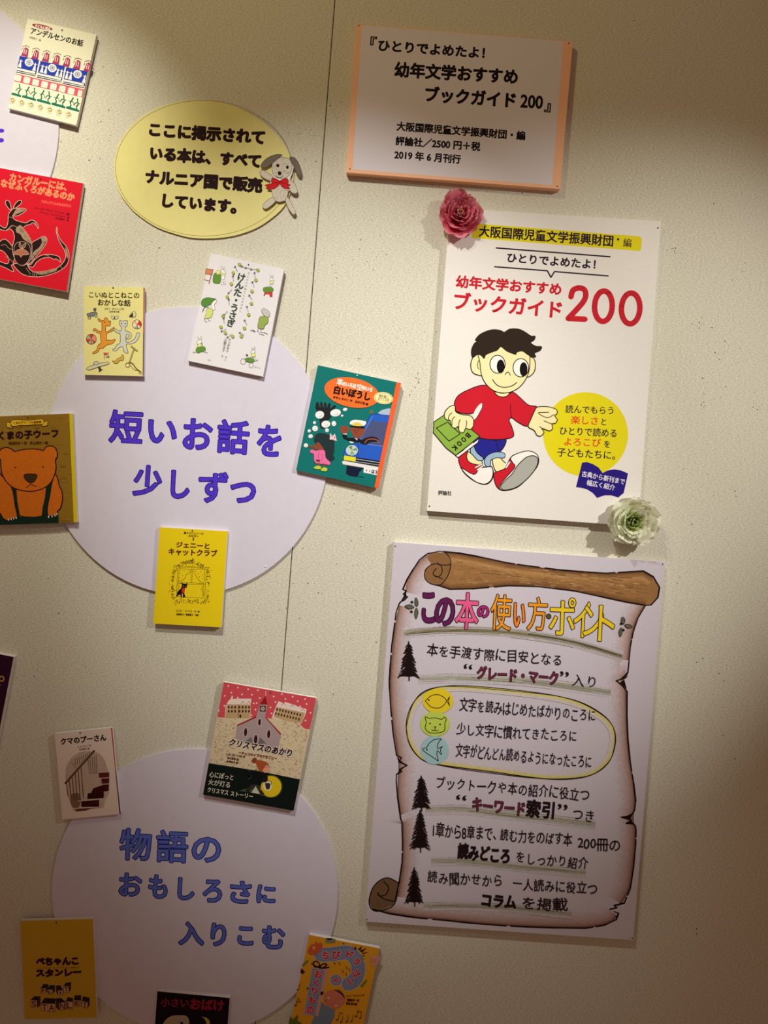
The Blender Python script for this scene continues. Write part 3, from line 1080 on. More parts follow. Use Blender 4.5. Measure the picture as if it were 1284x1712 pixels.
a.crop(0, 0, 1)
for args in ((cA, 116, 462, 636, 50, 1), (cB, 172, 448, 606, 50, 2), (cC, 283, -40, 138, 46, 3), (cC, 258, 203, 365, 44, 4)):
    fir(*args)
    a.build('fir_drawing', sp)
a.crop(640, 900, .3738)
LF = (92, 96, 72)
for i_, pts in enumerate(([(98, 304), (120, 296), (140, 308), (118, 316)], [(148, 265), (158, 285), (152, 305), (142, 290)], [(150, 312), (158, 330), (148, 360), (142, 335)],
            [(1072, 352), (1084, 365), (1076, 385), (1066, 370)], [(1082, 388), (1100, 384), (1116, 396), (1096, 402)], [(1066, 400), (1072, 418), (1062, 440), (1056, 420)])):
    a.shape(pts, LF, 2.5, HW, 3)
    if i_ in (2, 5):
        for c in (((130, 285), (128, 328)), ((1066, 382), (1076, 410)))[i_ // 5]:
            a.fill(ell(c[0], c[1], 6, 6, 0, 10), HW, up=False)
        a.build('leaf_sprig', sp)
for (x, y, w) in ((661, 913, 'top left'), (1108, 943, 'top right'), (613, 1537, 'bottom left'), (1057, 1568, 'bottom right')):
    pin(x, y, PD, 'tiny dark pin at the %s corner of the parchment scroll poster' % w, M_PIND, .0013)

# ------------------------------------------------------------------ book cover boards
BG = 'book cover boards'
FOAM_EDGE = M_FOAM


def book(x0, y0, s, quad, label, bg, depth=BT, back=CT, pinat=None, pinlab='', pinmat=M_PIND):
    a = Art(depth, x0, y0, s)
    q = px_of(a, quad)
    root = board('book_cover_board', q, label, 'book cover', back, depth, FOAM_EDGE, BG)
    a.fill(quad, bg)
    a.build('cover_sheet', root)
    if pinat:
        p = a.map(*pinat)
        pin(p[0], p[1], depth, pinlab, pinmat, .0016)
    return a, root


# 1 fairy tales: rows of paper-cut figures -------------------------------------------------
Q = [(297, 200), (1035, 372), (818, 1345), (90, 1160)]
a, b = book(0, 0, .1558, Q, 'cream cover board with coloured rows of paper-cut figures at the top left', (234, 230, 204),
            pinat=(668, 326), pinlab='dark pin at the top of the cover with rows of paper-cut figures')
a.fill(ell(455, 290, 112, 24, 13), (150, 44, 52))
a.text('子どもに語る', 372, 290, 535, 328, 30, (240, 220, 210), 2)
a.text('アンデルセンのお話', 325, 362, 883, 500, 66, (28, 20, 18), 2.5)
a.text('松岡享子・編', 315, 412, 435, 445, 24, (110, 100, 80), .5)
a.build('title_lettering', b)
a.local(Q, 100, 135)
MG, MGD = (168, 56, 100), (110, 84, 84)
a.up()
for i in range(7):
    x = 6 + i * 15.2
    if x > 98:
        continue
    y = 41.5
    e = min(x + 5.5, 99.5)
    a.fill([(x - 4.5, y + 14), (x - 2.6, y + 7), (x - 2.5, y + 3), (x, y), (x + 4.5, y + 2), (x + 5.2, y + 7), (e, y + 14)], MG, up=False)
    a.curve([(x - 5, y + .5), (x, y - 2.2), (x + 5, y - 1)], .9, MGD)
    a.line([(x - .8, y + 10), (x - .8, y + 3)], 1.0, (238, 220, 200))
    a.line([(x + 2, y + 10), (x + 2, y + 4)], 1.0, (238, 220, 200))
    a.curve([(x - 4.5, y + 2.5), (x - 5, y + 6)], .7, MGD)
BB = (40, 60, 170)
for (xa, xb) in ((0, 28.2), (30.3, 66), (68, 99.4)):
    a.fill([(xa + .2, 56), (xb, 55.2), (xb, 77), (xa + .2, 78.5)], BB)
    a.fill([(xa + .2, 74.2), (xb - 1.5, 73.4), (xb - 1.5, 76.6), (xa + .2, 77.2)], (236, 232, 205))
    a.fill([(xa, 79.8), (xb, 78.6), (xb, 79.6), (xa, 81)], (44, 50, 84))
for (cx, dirs) in ((16, (3.2, 24.2, 29)), (50, (35.2, 40.6, 57.6, 63)), (87, (71.5, 77, 97))):
    a.fill(ell(cx - 1, 62.3, 6.2, 6.0, 0, 18), (232, 232, 222))
    a.up()
    for k in range(8):
        aa = k * math.pi / 4
        a.line([(cx - 1, 62.3), (cx - 1 + 5 * math.cos(aa), 62.3 + 5 * math.sin(aa))], .45, BB, up=False)
    a.line(ell(cx - 1, 62.3, 3.2, 3.1, 0, 12), .5, BB, True)
    a.up()
    for d in dirs:
        if d > 28 and d < 30:
            d = 26.6
            continue
        a.fill([(d - .8, 62), (d, 60.4), (d + .9, 62), (d + .8, 64), (d + 2.4, 72.6), (d - 2.6, 72.6), (d - .7, 64)], (236, 234, 220), up=False)
        a.line([(d - 2.6, 62.5), (d, 64.4), (d + 2.6, 62.5)], .7, (236, 234, 220), up=False)
a.fill([(0, 82.8), (99.5, 81.6), (99.5, 93), (0, 94)], (220, 88, 110))
a.up()
for i in range(8):
    x = 4.2 + i * 13
    hw = 4.6 if x < 94 else 3
    a.fill([(x - hw, 85), (x - hw + 1, 84), (x + hw - 1, 84), (min(x + hw, 99.5), 85), (min(x + hw, 99.5), 92), (x + hw - 1, 93), (x - hw + 1, 93), (x - hw, 92)], (240, 234, 216), up=False)
a.up()
for i in range(8):
    a.line(ell(4.2 + min(i, 6.9) * 13, 88.5, 2.2, 2.6, 0, 8), .35, (225, 170, 170), True, up=False)
GR = (24, 116, 92)
for (xa, xb) in ((0, 14.2), (15.6, 36), (37.3, 57.5), (58.8, 79), (80.2, 99.3)):
    a.fill([(xa, 112), (xa + 2, 111), (xb - 3, 111.6), (xb, 112.4), (xb, 114.6), (xa, 114.2)], GR)
    for (m, f) in ((xa + 5, 1), (xb - 4, -1)):
        if xb - xa < 15 and f == 1:
            continue
        a.curve([(m, 111), (m + f, 108), (m - f * .5, 105), (m + f * .6, 101), (m + f * 1.6, 98)], 1.5, GR)
        a.curve([(m + f * .5, 102), (m + f * 3.5, 103.5), (m + f * 5, 107)], .8, GR)
        a.curve([(m - f * .2, 104), (m - f * 3, 102.6)], .7, GR)
        a.fill(ell(m + f * 1.8, 97.4, 1.0, 1.0, 0, 8), GR)
for i in range(8):
    x = 2.5 + i * 13.8
    if x < 97:
        a.line([(x - 4.5, 121), (x, 118), (x + 4.5, 121), (x + 3, 126), (x - 2, 127), (x - 4.5, 121)], .35, (180, 160, 100))
        a.line(ell(x + .4, 121.8, 2.1, 2.3, 0, 10), .8, (196, 170, 84), True)
a.build('paper_cut_figures', b)

# 2 kangaroo ---------------------------------------------------------------------------------
Q = [(-190, 108), (952, 318), (762, 1556), (-375, 1345)]
a, b = book(0, 260, .146, Q, 'bright red cover board with an outlined black kangaroo, at the left edge', (214, 22, 44),
            pinat=(468, 270), pinlab='dark red pin at the top of the red kangaroo cover')
OR = (250, 150, 104)
a.text('カンガルーには、', 105, 290, 755, 405, 88, OR, 5)
a.text('なぜふくろがあるのか', 5, 355, 842, 525, 86, OR, 5)
a.text('アボリジナルのものがたり', 470, 545, 808, 596, 34, (238, 96, 84), 2)
a.build('title_lettering', b)
a.text('ジェームズ・ヴァンス・マーシャル　再話', 395, 610, 795, 688, 24, (90, 8, 24), 1)
a.text('フランシス・ファイアブレイス　絵', 450, 662, 790, 724, 24, (90, 8, 24), 1)
a.text('百々佑利子　訳', 632, 728, 783, 758, 24, (90, 8, 24), 1)
a.build('small_lettering', b)
KB, KT, KW = (40, 18, 16), (168, 140, 116), (226, 190, 178)


def kshape(pts, c=KB, w=6, n=4):
    a.shape(pts, c, w, KW, n)


kshape([(300, 1240), (330, 1290), (380, 1330), (460, 1340), (560, 1320), (650, 1290), (720, 1230), (752, 1160), (740, 1090), (700, 1020), (665, 950), (645, 870), (652, 820), (662, 900), (700, 975),
        (750, 1030), (785, 1100), (790, 1180), (765, 1250), (700, 1310), (600, 1355), (480, 1385), (380, 1388), (270, 1365), (190, 1300), (160, 1240)])
kshape([(350, 1250), (400, 1190), (470, 1145), (560, 1132), (640, 1145), (680, 1165), (695, 1220), (670, 1200), (640, 1180), (620, 1190), (560, 1165), (480, 1180), (420, 1220), (370, 1280), (300, 1240)])
kshape([(360, 1010), (430, 960), (500, 925), (538, 960), (520, 1020), (470, 1090), (400, 1170), (360, 1220), (320, 1240), (330, 1140)])
kshape([(-20, 1020), (10, 975), (60, 960), (110, 1000), (150, 1060), (170, 1130), (150, 1240), (130, 1260), (158, 1330), (60, 1285), (-40, 1240), (-40, 1200), (80, 1240), (100, 1180), (40, 1100), (-20, 1070)])
kshape([(90, 770), (60, 830), (0, 800), (-40, 780), (-30, 830), (60, 860), (110, 840), (150, 870), (165, 940), (150, 1010), (140, 1060), (160, 1160), (200, 1230), (260, 1260), (330, 1220), (360, 1140),
        (365, 1030), (345, 950), (300, 880), (270, 830), (300, 800), (345, 790), (380, 770), (420, 810), (438, 835), (430, 790), (395, 750), (355, 740), (300, 770), (240, 760), (180, 740), (150, 715), (155, 690),
        (200, 690), (260, 660), (300, 620), (250, 605), (190, 605), (150, 610), (120, 640), (95, 680)])
kshape([(125, 625), (85, 590), (62, 540), (75, 515), (105, 525), (122, 570)])
kshape([(155, 608), (170, 560), (210, 518), (245, 518), (240, 550), (200, 585)])
for pts in ([(140, 690), (190, 610), (250, 615), (285, 625), (230, 655), (170, 680), (130, 700)], [(185, 830), (240, 800), (300, 880), (345, 950), (365, 1020), (320, 990), (270, 960), (230, 900), (190, 880)],
            [(470, 945), (520, 935), (530, 970), (480, 1060), (400, 1150), (360, 1200), (380, 1110), (450, 1050), (480, 990)], [(420, 1330), (520, 1320), (640, 1290), (640, 1320), (520, 1360), (440, 1360)],
            [(745, 1050), (775, 1100), (780, 1180), (760, 1150), (752, 1100)]):
    a.blob(pts, KT)
a.up()
for i in range(60):
    x, y = rnd.choice(((250, 850), (300, 920), (330, 980), (490, 980), (450, 1080), (400, 1150), (560, 1335), (480, 1345)))
    x += rnd.uniform(-28, 28)
    y += rnd.uniform(-22, 22)
    a.line([(x, y), (x + rnd.uniform(-12, 12), y + rnd.uniform(6, 16))], 3.2, KB, up=False)
a.fill(smooth([(160, 1080), (180, 1010), (250, 985), (320, 1010), (350, 1080), (335, 1180), (280, 1250), (220, 1250), (170, 1190)], True, 4), KB)
a.line(smooth([(160, 1080), (180, 1010), (250, 985), (320, 1010), (350, 1080), (335, 1180), (280, 1250), (220, 1250), (170, 1190)], True, 4), 7, KT, True)
a.shape([(170, 1100), (215, 1075), (250, 1068), (300, 1090), (330, 1130), (260, 1140), (240, 1165), (220, 1140), (165, 1130)], (176, 110, 80), 3, KW, 3)
a.shape([(235, 1060), (218, 1030), (225, 995), (240, 1020), (245, 1058)], (120, 84, 66), 4, KW, 3)
a.shape([(255, 1058), (265, 1020), (295, 1005), (290, 1040), (265, 1065)], (120, 84, 66), 4, KW, 3)
for l in ([(100, 705), (160, 715)], [(100, 830), (140, 800), (190, 820)], [(60, 860), (120, 820), (150, 800)], [(10, 1030), (60, 1020), (100, 1060), (150, 1080)], [(60, 1160), (120, 1190), (150, 1230)], [(300, 1290), (350, 1360)],
          [(375, 1325), (380, 1385)], [(395, 1325), (400, 1385)], [(415, 1325), (420, 1382)], [(690, 1265), (720, 1300)], [(520, 1140), (560, 1150)], [(375, 775), (400, 770), (425, 815)]):
    a.curve(l, 6, KT)
a.build('kangaroo_illustration', b)

# 3 dog and cat -----------------------------------------------------------------------------
Q = [(100, 132), (1082, 150), (1070, 1605), (98, 1578)]
a, b = book(130, 465, .1022, Q, 'pale yellow cover board with an orange dog and grey cat dancing hand in hand', (228, 220, 146),
            pinat=(580, 160), pinlab='dark pin at the top of the dancing dog and cat cover')
a.fill([(1074, 155), (1086, 155), (1080, 880), (1068, 880)], (196, 60, 52))
a.fill([(1068, 880), (1080, 880), (1073, 1600), (1061, 1600)], (90, 50, 46))
a.build('spine_print', b)
TK = (44, 34, 24)
a.text('こいぬとこねこの', 186, 322, 1004, 335, 96, TK, 2.5)
a.text('おかしな話', 330, 448, 860, 462, 100, TK, 3.5)
a.text('ヨゼフ・チャペック作', 440, 522, 752, 526, 34, TK, 1)
a.text('木村有子訳', 512, 566, 684, 568, 32, TK, 1)
a.build('title_lettering', b)
a.shape([(330, 665), (350, 665), (390, 690), (430, 685), (440, 655), (475, 650), (498, 690), (520, 720), (530, 695), (538, 740), (520, 785), (470, 780), (455, 800), (458, 870), (480, 880), (540, 840), (590, 806),
         (600, 830), (560, 870), (480, 905), (470, 980), (475, 1020), (510, 1010), (545, 1020), (600, 1000), (615, 1015), (560, 1075), (500, 1085), (440, 1120), (420, 1145), (360, 1155), (340, 1200), (260, 1240),
         (245, 1220), (310, 1175), (330, 1100), (380, 1060), (370, 960), (365, 910), (310, 890), (290, 850), (270, 870), (250, 850), (275, 820), (320, 850), (385, 875), (395, 790), (390, 720), (345, 705)],
        (226, 150, 52), 9, (96, 60, 26), 3)
a.shape([(692, 690), (710, 702), (760, 700), (805, 692), (812, 740), (800, 790), (775, 805), (780, 860), (830, 875), (872, 910), (870, 970), (820, 1005), (800, 990), (840, 950), (830, 920), (795, 925), (790, 1000),
         (800, 1050), (880, 1030), (940, 980), (960, 910), (990, 890), (1010, 910), (1000, 970), (950, 1040), (880, 1075), (800, 1080), (800, 1140), (825, 1220), (790, 1228), (750, 1190), (740, 1130), (690, 1130),
         (640, 1180), (590, 1190), (568, 1160), (610, 1150), (640, 1090), (690, 1060), (695, 980), (690, 910), (640, 895), (590, 850), (600, 820), (640, 850), (700, 865), (715, 810), (690, 770), (686, 730)],
        (206, 208, 196), 9, (78, 72, 60), 3)
for (x, y) in ((716, 742), (778, 745), (440, 722)):
    a.fill(ell(x, y, 12, 9, 0, 10), TK)
a.line([(735, 776), (748, 782), (760, 776)], 5, TK)
for (cx, cy, rx, c1) in ((222, 998, 82, (196, 58, 44)), (968, 757, 74, (236, 226, 200))):
    a.fill(ell(cx, cy, rx, rx, 0, 28), c1)
    a.fill([(cx, cy)] + ell(cx, cy, rx, rx, 0, 8, -60, 30), (206, 56, 46) if c1[1] > 100 else (232, 140, 110))
    a.fill([(cx, cy)] + ell(cx, cy, rx, rx, 0, 8, 60, 130), (170, 166, 140))
    a.fill([(cx, cy)] + ell(cx, cy, rx, rx, 0, 8, 180, 250), (170, 166, 140) if c1[1] < 100 else (238, 190, 150))
    a.line(ell(cx, cy, rx, rx, 0, 28), 8, TK, True)
    a.curve([(cx - rx * .5, cy - rx * .8), (cx, cy - rx * .1), (cx + rx * .1, cy + rx)], 6, TK)
a.shape([(155, 600), (160, 575), (300, 555), (312, 590), (300, 612), (170, 628)], (120, 126, 140), 7, TK, 2)
for c in ((190, 650), (298, 618)):
    a.shape(ell(c[0], c[1], 22, 22, 0, 14), (200, 190, 150), 7, TK, 0)
a.shape([(255, 500), (295, 490), (300, 520), (280, 545), (262, 530)], (96, 92, 96), 5, TK, 2)
a.shape([(840, 632), (910, 540), (945, 560), (952, 610), (930, 638)], (214, 206, 168), 6, TK, 2)
a.fill([(840, 632), (900, 560), (905, 636)], TK)
a.shape([(600, 640), (555, 615), (550, 640), (575, 675), (600, 650), (625, 675), (660, 650), (660, 615), (620, 630)], (222, 214, 190), 6, TK, 3)
a.line([(603, 625), (602, 670)], 12, TK)
a.fill([(415, 1218), (495, 1222), (480, 1260), (440, 1262)], (196, 84, 60))
a.fill([(455, 1300), (525, 1296), (500, 1270), (490, 1270)], (90, 110, 100))
a.line([(436, 1225), (434, 1325)], 7, (150, 60, 44))
a.line([(505, 1210), (502, 1290)], 6, (110, 100, 70))
a.shape([(145, 1480), (180, 1450), (330, 1400), (480, 1372), (512, 1385), (495, 1410), (350, 1450), (200, 1500), (150, 1498)], (206, 202, 176), 7, TK, 3)
a.shape([(258, 1400), (270, 1370), (310, 1362), (345, 1378), (345, 1400), (300, 1420)], (196, 194, 174), 6, TK, 3)
a.fill([(330, 1460), (370, 1450), (380, 1485), (410, 1495), (345, 1540), (345, 1500)], (66, 58, 50))
a.shape([(565, 1350), (600, 1360), (660, 1310), (710, 1290), (715, 1260), (745, 1258), (752, 1310), (730, 1350), (690, 1345), (650, 1390), (600, 1390)], (206, 168, 78), 7, (110, 76, 30), 3)
a.line([(880, 1120), (970, 1190)], 24, TK)
a.line([(885, 1125), (965, 1187)], 12, (200, 180, 110))
a.line([(918, 1160), (845, 1380)], 22, TK)
a.line([(918, 1160), (845, 1380)], 11, (206, 180, 100))
a.line(ell(815, 1422, 36, 36, 0, 20), 8, (120, 90, 40), True)
a.line(ell(1020, 1545, 22, 20, 0, 14), 7, (120, 90, 40), True)
a.curve([(840, 1378), (900, 1400), (950, 1470), (1025, 1530)], 16, (110, 80, 44))
a.curve([(840, 1400), (880, 1450), (930, 1500), (990, 1510)], 6, (110, 80, 44))
a.build('animal_illustration', b)

# 4 rabbits ---------------------------------------------------------------------------------
Q = [(375, 25), (1247, 215), (995, 1495), (98, 1305)]
a, b = book(300, 420, .1402, Q, 'white cover board with small rabbits in green clothes around a vertical title', (226, 222, 226),
            pinat=(824, 160), pinlab='dark pin at the top of the white rabbit cover')
GK = (58, 78, 62)
a.vtext('けんた・うさぎ', 738, 312, 612, 862, 92, GK, 5, jit=.8)
a.build('title_lettering', b)
a.vtext('子どもとお母さんのおはなし', 826, 265, 728, 715, 26, (120, 120, 112), .5)
a.vtext('中川李枝子　さく', 600, 1055, 548, 1300, 28, (90, 90, 84), .7)
a.vtext('山脇百合子　え', 550, 1058, 512, 1252, 30, (90, 90, 84), .7)
a.build('small_lettering', b)
LO, G1_, G2_, Y_ = (104, 100, 92), (96, 142, 56), (146, 168, 84), (224, 226, 130)
FURW = (240, 234, 232)


def rab(cx, cy, s, pose, flip=1):
    def T(pts): return [(cx + flip * x * s, cy + y * s) for x, y in pts]
    w = 3.6
    a.shape(T([(-12, -62), (-28, -95), (-20, -112), (-8, -90), (-4, -62)]), FURW, w, LO, 3)
    a.shape(T([(0, -62), (10, -92), (22, -100), (20, -78), (8, -56)]), FURW, w, LO, 3)
    a.shape(T([(-24, -58), (0, -66), (22, -50), (38, -30), (22, -14), (-8, -18), (-26, -36)]), FURW, w, LO, 3)
    a.fill(ell(*T([(10, -42)])[0], 3, 3, 0, 8), LO)
    legs = {'stand': ([(-16, 80), (-22, 120), (-2, 124), (0, 90)], [(10, 82), (14, 116), (34, 118), (24, 88)]),
            'run': ([(-28, 66), (-70, 92), (-98, 94), (-60, 72)], [(20, 74), (60, 92), (86, 90), (40, 66)]),
            'sit': ([(-40, 58), (-68, 80), (-60, 92), (-30, 72)], [(-18, 66), (-48, 92), (-30, 98), (-6, 76)])}[pose]
    for l in legs:
        a.shape(T(l), FURW, w, LO, 3)
    a.shape(T([(-22, -14), (20, -14), (26, 10), (22, 34), (-26, 34), (-30, 8)]), Y_, w, LO, 3)
    return T


T = rab(520, 310 - 28, .95, 'stand')
a.shape([(415, 265), (485, 268), (492, 330), (480, 385), (415, 382), (398, 350)], G1_, 3.5, (70, 96, 50), 3)
a.shape([(440, 240), (470, 225), (490, 240), (478, 275), (445, 275)], Y_, 3, LO, 3)
a.shape([(500, 290), (542, 285), (538, 335), (500, 338)], FURW, 3, LO, 0)
a.fill([(318, 208), (402, 218), (390, 282), (305, 272)], (204, 128, 92))
a.line([(380, 285), (352, 385)], 10, (150, 74, 56))
a.line([(290, 338), (362, 358)], 8, (150, 74, 56))
a.line([(318, 208), (402, 218), (390, 282), (305, 272), (318, 208)], 4, (130, 60, 48))
T = rab(1100, 365, .75, 'sit')
a.shape([(1000, 440), (1050, 425), (1115, 440), (1112, 480), (1050, 490), (1005, 480)], G1_, 3.5, (70, 96, 50), 3)
a.fill([(1015, 490), (1110, 487), (1108, 545), (1080, 548), (1070, 512), (1030, 510), (1015, 532), (1003, 528)], (200, 52, 52))
a.shape([(400, 600), (440, 575), (442, 605), (415, 640), (425, 690), (390, 700), (378, 640)], FURW, 3.5, LO, 3)
a.shape([(258, 625), (275, 575), (330, 552), (400, 560), (432, 570), (398, 590), (380, 630), (330, 650), (285, 660)], (86, 136, 60), 3.5, (60, 90, 44), 3)
a.shape([(325, 690), (375, 680), (400, 710), (378, 790), (300, 798), (318, 740)], (206, 214, 120), 3.5, LO, 3)
a.curve([(275, 720), (300, 670), (345, 665)], 9, (100, 104, 96))
for l in ([(305, 800), (300, 830), (330, 845)], [(340, 800), (345, 825), (372, 832)]):
    a.curve(l, 4, LO)
T = rab(240, 1120, .95, 'run', -1)
a.shape([(215, 1145), (300, 1140), (305, 1190), (250, 1200), (228, 1215), (195, 1190)], G1_, 3.5, (60, 100, 44), 3)
a.line([(270, 1095), (268, 1145)], 8, G1_)
a.shape([(980, 700), (1010, 682), (1070, 720), (1075, 770), (1040, 790), (990, 740)], (196, 192, 186), 4, (90, 86, 80), 3)
a.shape([(965, 780), (1050, 785), (1055, 850), (1020, 880), (1000, 925), (935, 910), (945, 840)], G2_, 5, (80, 84, 66), 3)
for l in ([(945, 920), (930, 955), (950, 965)], [(975, 920), (970, 965), (990, 970)], [(845, 940), (905, 962)], [(950, 985), (1010, 1000)], [(1000, 965), (1055, 990)], [(870, 935), (900, 950)]):
    a.curve(l, 5, (120, 116, 108))
T = rab(880, 1230, .8, 'sit', -1)
a.shape([(790, 1275), (850, 1268), (890, 1290), (880, 1320), (820, 1322), (785, 1300)], G1_, 3.5, (60, 100, 44), 3)
a.line(ell(760, 1312, 30, 34, 0, 18), 4, (130, 126, 120), True)
a.line(ell(855, 1358, 26, 30, 0, 18), 4, (130, 126, 120), True)
a.fill(ell(805, 1238, 14, 12, 0, 10), (90, 84, 78))
a.line([(335, 1292), (372, 1300)], 4, LO)
a.text('ひろこ', 892, 1385, 968, 1400, 18, (120, 116, 110), 0)
leafs = [(715, 158), (935, 225), (642, 258), (912, 345), (618, 390), (865, 478), (570, 545), (858, 625), (825, 758), (520, 772), (495, 905), (775, 918), (548, 975), (635, 1015), (738, 1015)]
for i, (x, y) in enumerate(leafs):
    a.shape([(x - 20, y - 4), (x - 6, y - 18), (x + 16, y - 12), (x + 18, y + 8), (x - 2, y + 20)], (172, 186, 66), 3, (96, 100, 60), 2)
for i, (x, y, an) in enumerate(((675, 210, 1.1), (770, 190, .4), (820, 200, .1), (885, 215, 0), (900, 285, 1.4), (640, 325, 1.5), (880, 395, 1.2), (605, 475, -.8), (848, 550, 1.0), (590, 605, 1.5), (812, 690, 1.3),
                                (552, 735, -.8), (530, 830, 1.5), (790, 850, 1.1), (530, 940, -.4), (745, 985, .5), (595, 1005, -.7))):
    dx, dy = 30 * math.cos(an), 30 * math.sin(an)
    a.line([(x - dx, y - dy), (x + dx, y + dy)], 4.5, (110, 100, 96))
    a.fill(ell(x - dx, y - dy, 9, 8, 0, 8), (96, 92, 88), up=False)
    a.line([(x - dx - 12, y - dy + 8), (x - dx + 12, y - dy - 8)], 5, (96, 92, 88), up=False)
a.build('rabbit_illustrations', b)

# 5 blue car --------------------------------------------------------------------------------
Q = [(315, 125), (1163, 308), (932, 1386), (92, 1197)]
a, b = book(480, 590, .1636, Q, 'teal cover board with a driver in a blue car and an orange oval title', (14, 112, 108),
            pinat=(716, 231), pinlab='white pin at the top of the teal cover with the blue car', pinmat=M_PINW)
# car
CB = (40, 92, 196)
a.blob([(935, 620), (960, 590), (1010, 572), (1050, 568), (1062, 580), (1052, 635)], (170, 186, 214))
a.shape([(850, 635), (880, 622), (1052, 640), (980, 1130), (600, 1080), (575, 1050), (590, 980), (640, 940), (720, 920)], CB, 5, (22, 40, 110), 0)
a.fill([(848, 690), (1035, 715), (985, 950), (740, 915)], (74, 82, 124))
a.blob([(740, 915), (800, 870), (880, 855), (935, 880), (930, 905), (850, 915), (800, 940)], (30, 26, 34))
a.line(smooth([(795, 920), (820, 888), (870, 880), (920, 890), (940, 915)], False, 4), 10, (170, 92, 60))
a.line([(825, 935), (985, 955)], 4, (150, 160, 190))
a.fill([(868, 640), (880, 645), (742, 912), (728, 905)], (60, 120, 220))
a.fill(ell(862, 604, 20, 18), (110, 104, 50))
a.fill([(720, 925), (735, 920), (730, 1060), (716, 1058)], (34, 70, 170))
a.fill(ell(662, 995, 58, 50), (190, 206, 200))
a.fill([(662, 995), (625, 960), (665, 948)], (96, 140, 80))
a.fill([(662, 995), (705, 965), (718, 1000)], (120, 150, 90))
a.fill([(662, 995), (690, 1038), (640, 1040)], (130, 170, 110))
a.line(ell(662, 995, 58, 50), 5, (220, 226, 220), True)
a.fill(ell(660, 900, 24, 22), (226, 224, 224))
a.fill([(580, 1045), (955, 1105), (935, 1175), (570, 1110)], (24, 26, 44))
a.line([(580, 1065), (950, 1122)], 5, (214, 214, 214))
a.line([(700, 1110), (940, 1145)], 4, (214, 214, 214))
a.shape([(582, 1045), (705, 1065), (700, 1115), (576, 1095)], (224, 214, 50), 4, (60, 60, 40), 0)
a.shape([(556, 1112), (580, 1100), (940, 1165), (935, 1200), (570, 1140)], (224, 222, 224), 4, (70, 74, 90), 0)
a.fill([(610, 1150), (780, 1180), (740, 1215), (720, 1268), (640, 1258), (602, 1235)], (20, 26, 52))
a.fill([(785, 1158), (930, 1182), (918, 1250), (780, 1222)], (232, 230, 232))
a.text('・・は３', 805, 1222, 915, 1240, 40, (20, 24, 40), 2)
# driver
a.blob([(570, 830), (610, 835), (620, 865), (700, 870), (760, 890), (720, 915), (600, 890), (568, 860)], (24, 24, 36))
a.fill([(690, 868), (722, 862), (715, 895)], (230, 228, 228))
a.fill([(572, 818), (612, 822), (608, 836), (570, 830)], (230, 228, 228))
a.blob([(655, 760), (795, 765), (775, 840), (740, 870), (700, 872), (665, 830)], (140, 70, 48))
a.blob([(560, 820), (540, 780), (548, 755), (575, 745), (610, 750), (628, 765), (625, 800), (605, 822)], (140, 70, 48))
a.shape([(640, 712), (660, 690), (700, 682), (770, 690), (810, 705), (800, 735), (775, 745), (655, 735)], (234, 232, 230), 3, (90, 90, 90), 3)
a.blob([(665, 738), (690, 715), (730, 712), (760, 730), (755, 748), (700, 745)], (226, 196, 70))
a.fill([(638, 742), (790, 755), (785, 775), (650, 760)], (20, 22, 30))
for x in (690, 728):
    a.line([(x, 782), (x, 794)], 6, (40, 16, 16))
a.line([(706, 795), (700, 822), (712, 822)], 4, (70, 30, 24))
# glove and bubbles
GLV = (30, 34, 36)
a.blob([(290, 560), (300, 590), (320, 660), (335, 700), (340, 765), (385, 768), (395, 700), (430, 680), (455, 640), (470, 590), (500, 545), (480, 535), (440, 570), (445, 520), (425, 515), (405, 560),
        (400, 515), (378, 510), (370, 560), (360, 510), (335, 505), (335, 560), (318, 505), (298, 510)], GLV, 3)
a.up()
for l in ([(340, 505), (345, 560)], [(375, 512), (378, 560)], [(410, 520), (402, 560)], [(350, 700), (352, 765)], [(372, 700), (374, 765)]):
    a.line(l, 4, (74, 80, 82), up=False)
for (x, y, rx, ry) in ((333, 632, 46, 40), (495, 612, 55, 38), (396, 728, 46, 36), (478, 722, 24, 27), (286, 772, 30, 30), (408, 790, 20, 21), (593, 578, 24, 17), (562, 642, 14, 12), (280, 713, 17, 16),
                       (226, 797, 18, 17), (240, 852, 24, 21), (192, 945, 23, 22)):
    a.shape(ell(x, y, rx, ry, -10, 20), (236, 234, 236), 3.5, (120, 140, 140), 0)
    a.curve([(x - rx * .3, y + ry * .45), (x + rx * .2, y + ry * .5), (x + rx * .5, y)], 3, (130, 130, 140))
# girl
a.blob([(300, 830), (340, 818), (410, 830), (455, 860), (480, 900), (482, 1000), (470, 1040), (485, 1075), (445, 1110), (410, 1110), (380, 1040), (350, 960), (290, 920), (275, 900), (280, 860)], (34, 50, 54), 4)
a.blob([(325, 915), (375, 985), (340, 990), (290, 985), (262, 965), (250, 975), (222, 950), (235, 945), (265, 955), (278, 940), (300, 920)], (140, 70, 48), 3)
a.fill(ell(302, 940, 5, 5, 0, 8), (20, 10, 10))
a.shape([(240, 990), (270, 990), (290, 1000), (340, 990), (385, 1000), (395, 1070), (440, 1115), (435, 1145), (370, 1135), (300, 1130), (275, 1095), (272, 1035), (235, 1020)], (228, 112, 164), 4, (150, 50, 96), 3)
a.line(smooth([(330, 1010), (320, 1060), (335, 1100), (360, 1080), (355, 1030)], False, 4), 4, (160, 50, 100))
a.blob([(295, 1090), (335, 1095), (330, 1112), (300, 1108)], (110, 48, 40))
a.line([(325, 1130), (322, 1165)], 18, (140, 70, 48))
a.line([(380, 1138), (378, 1175)], 18, (140, 70, 48))
a.shape([(270, 1180), (300, 1152), (345, 1160), (340, 1188)], (190, 204, 70), 4, (90, 110, 30), 3)
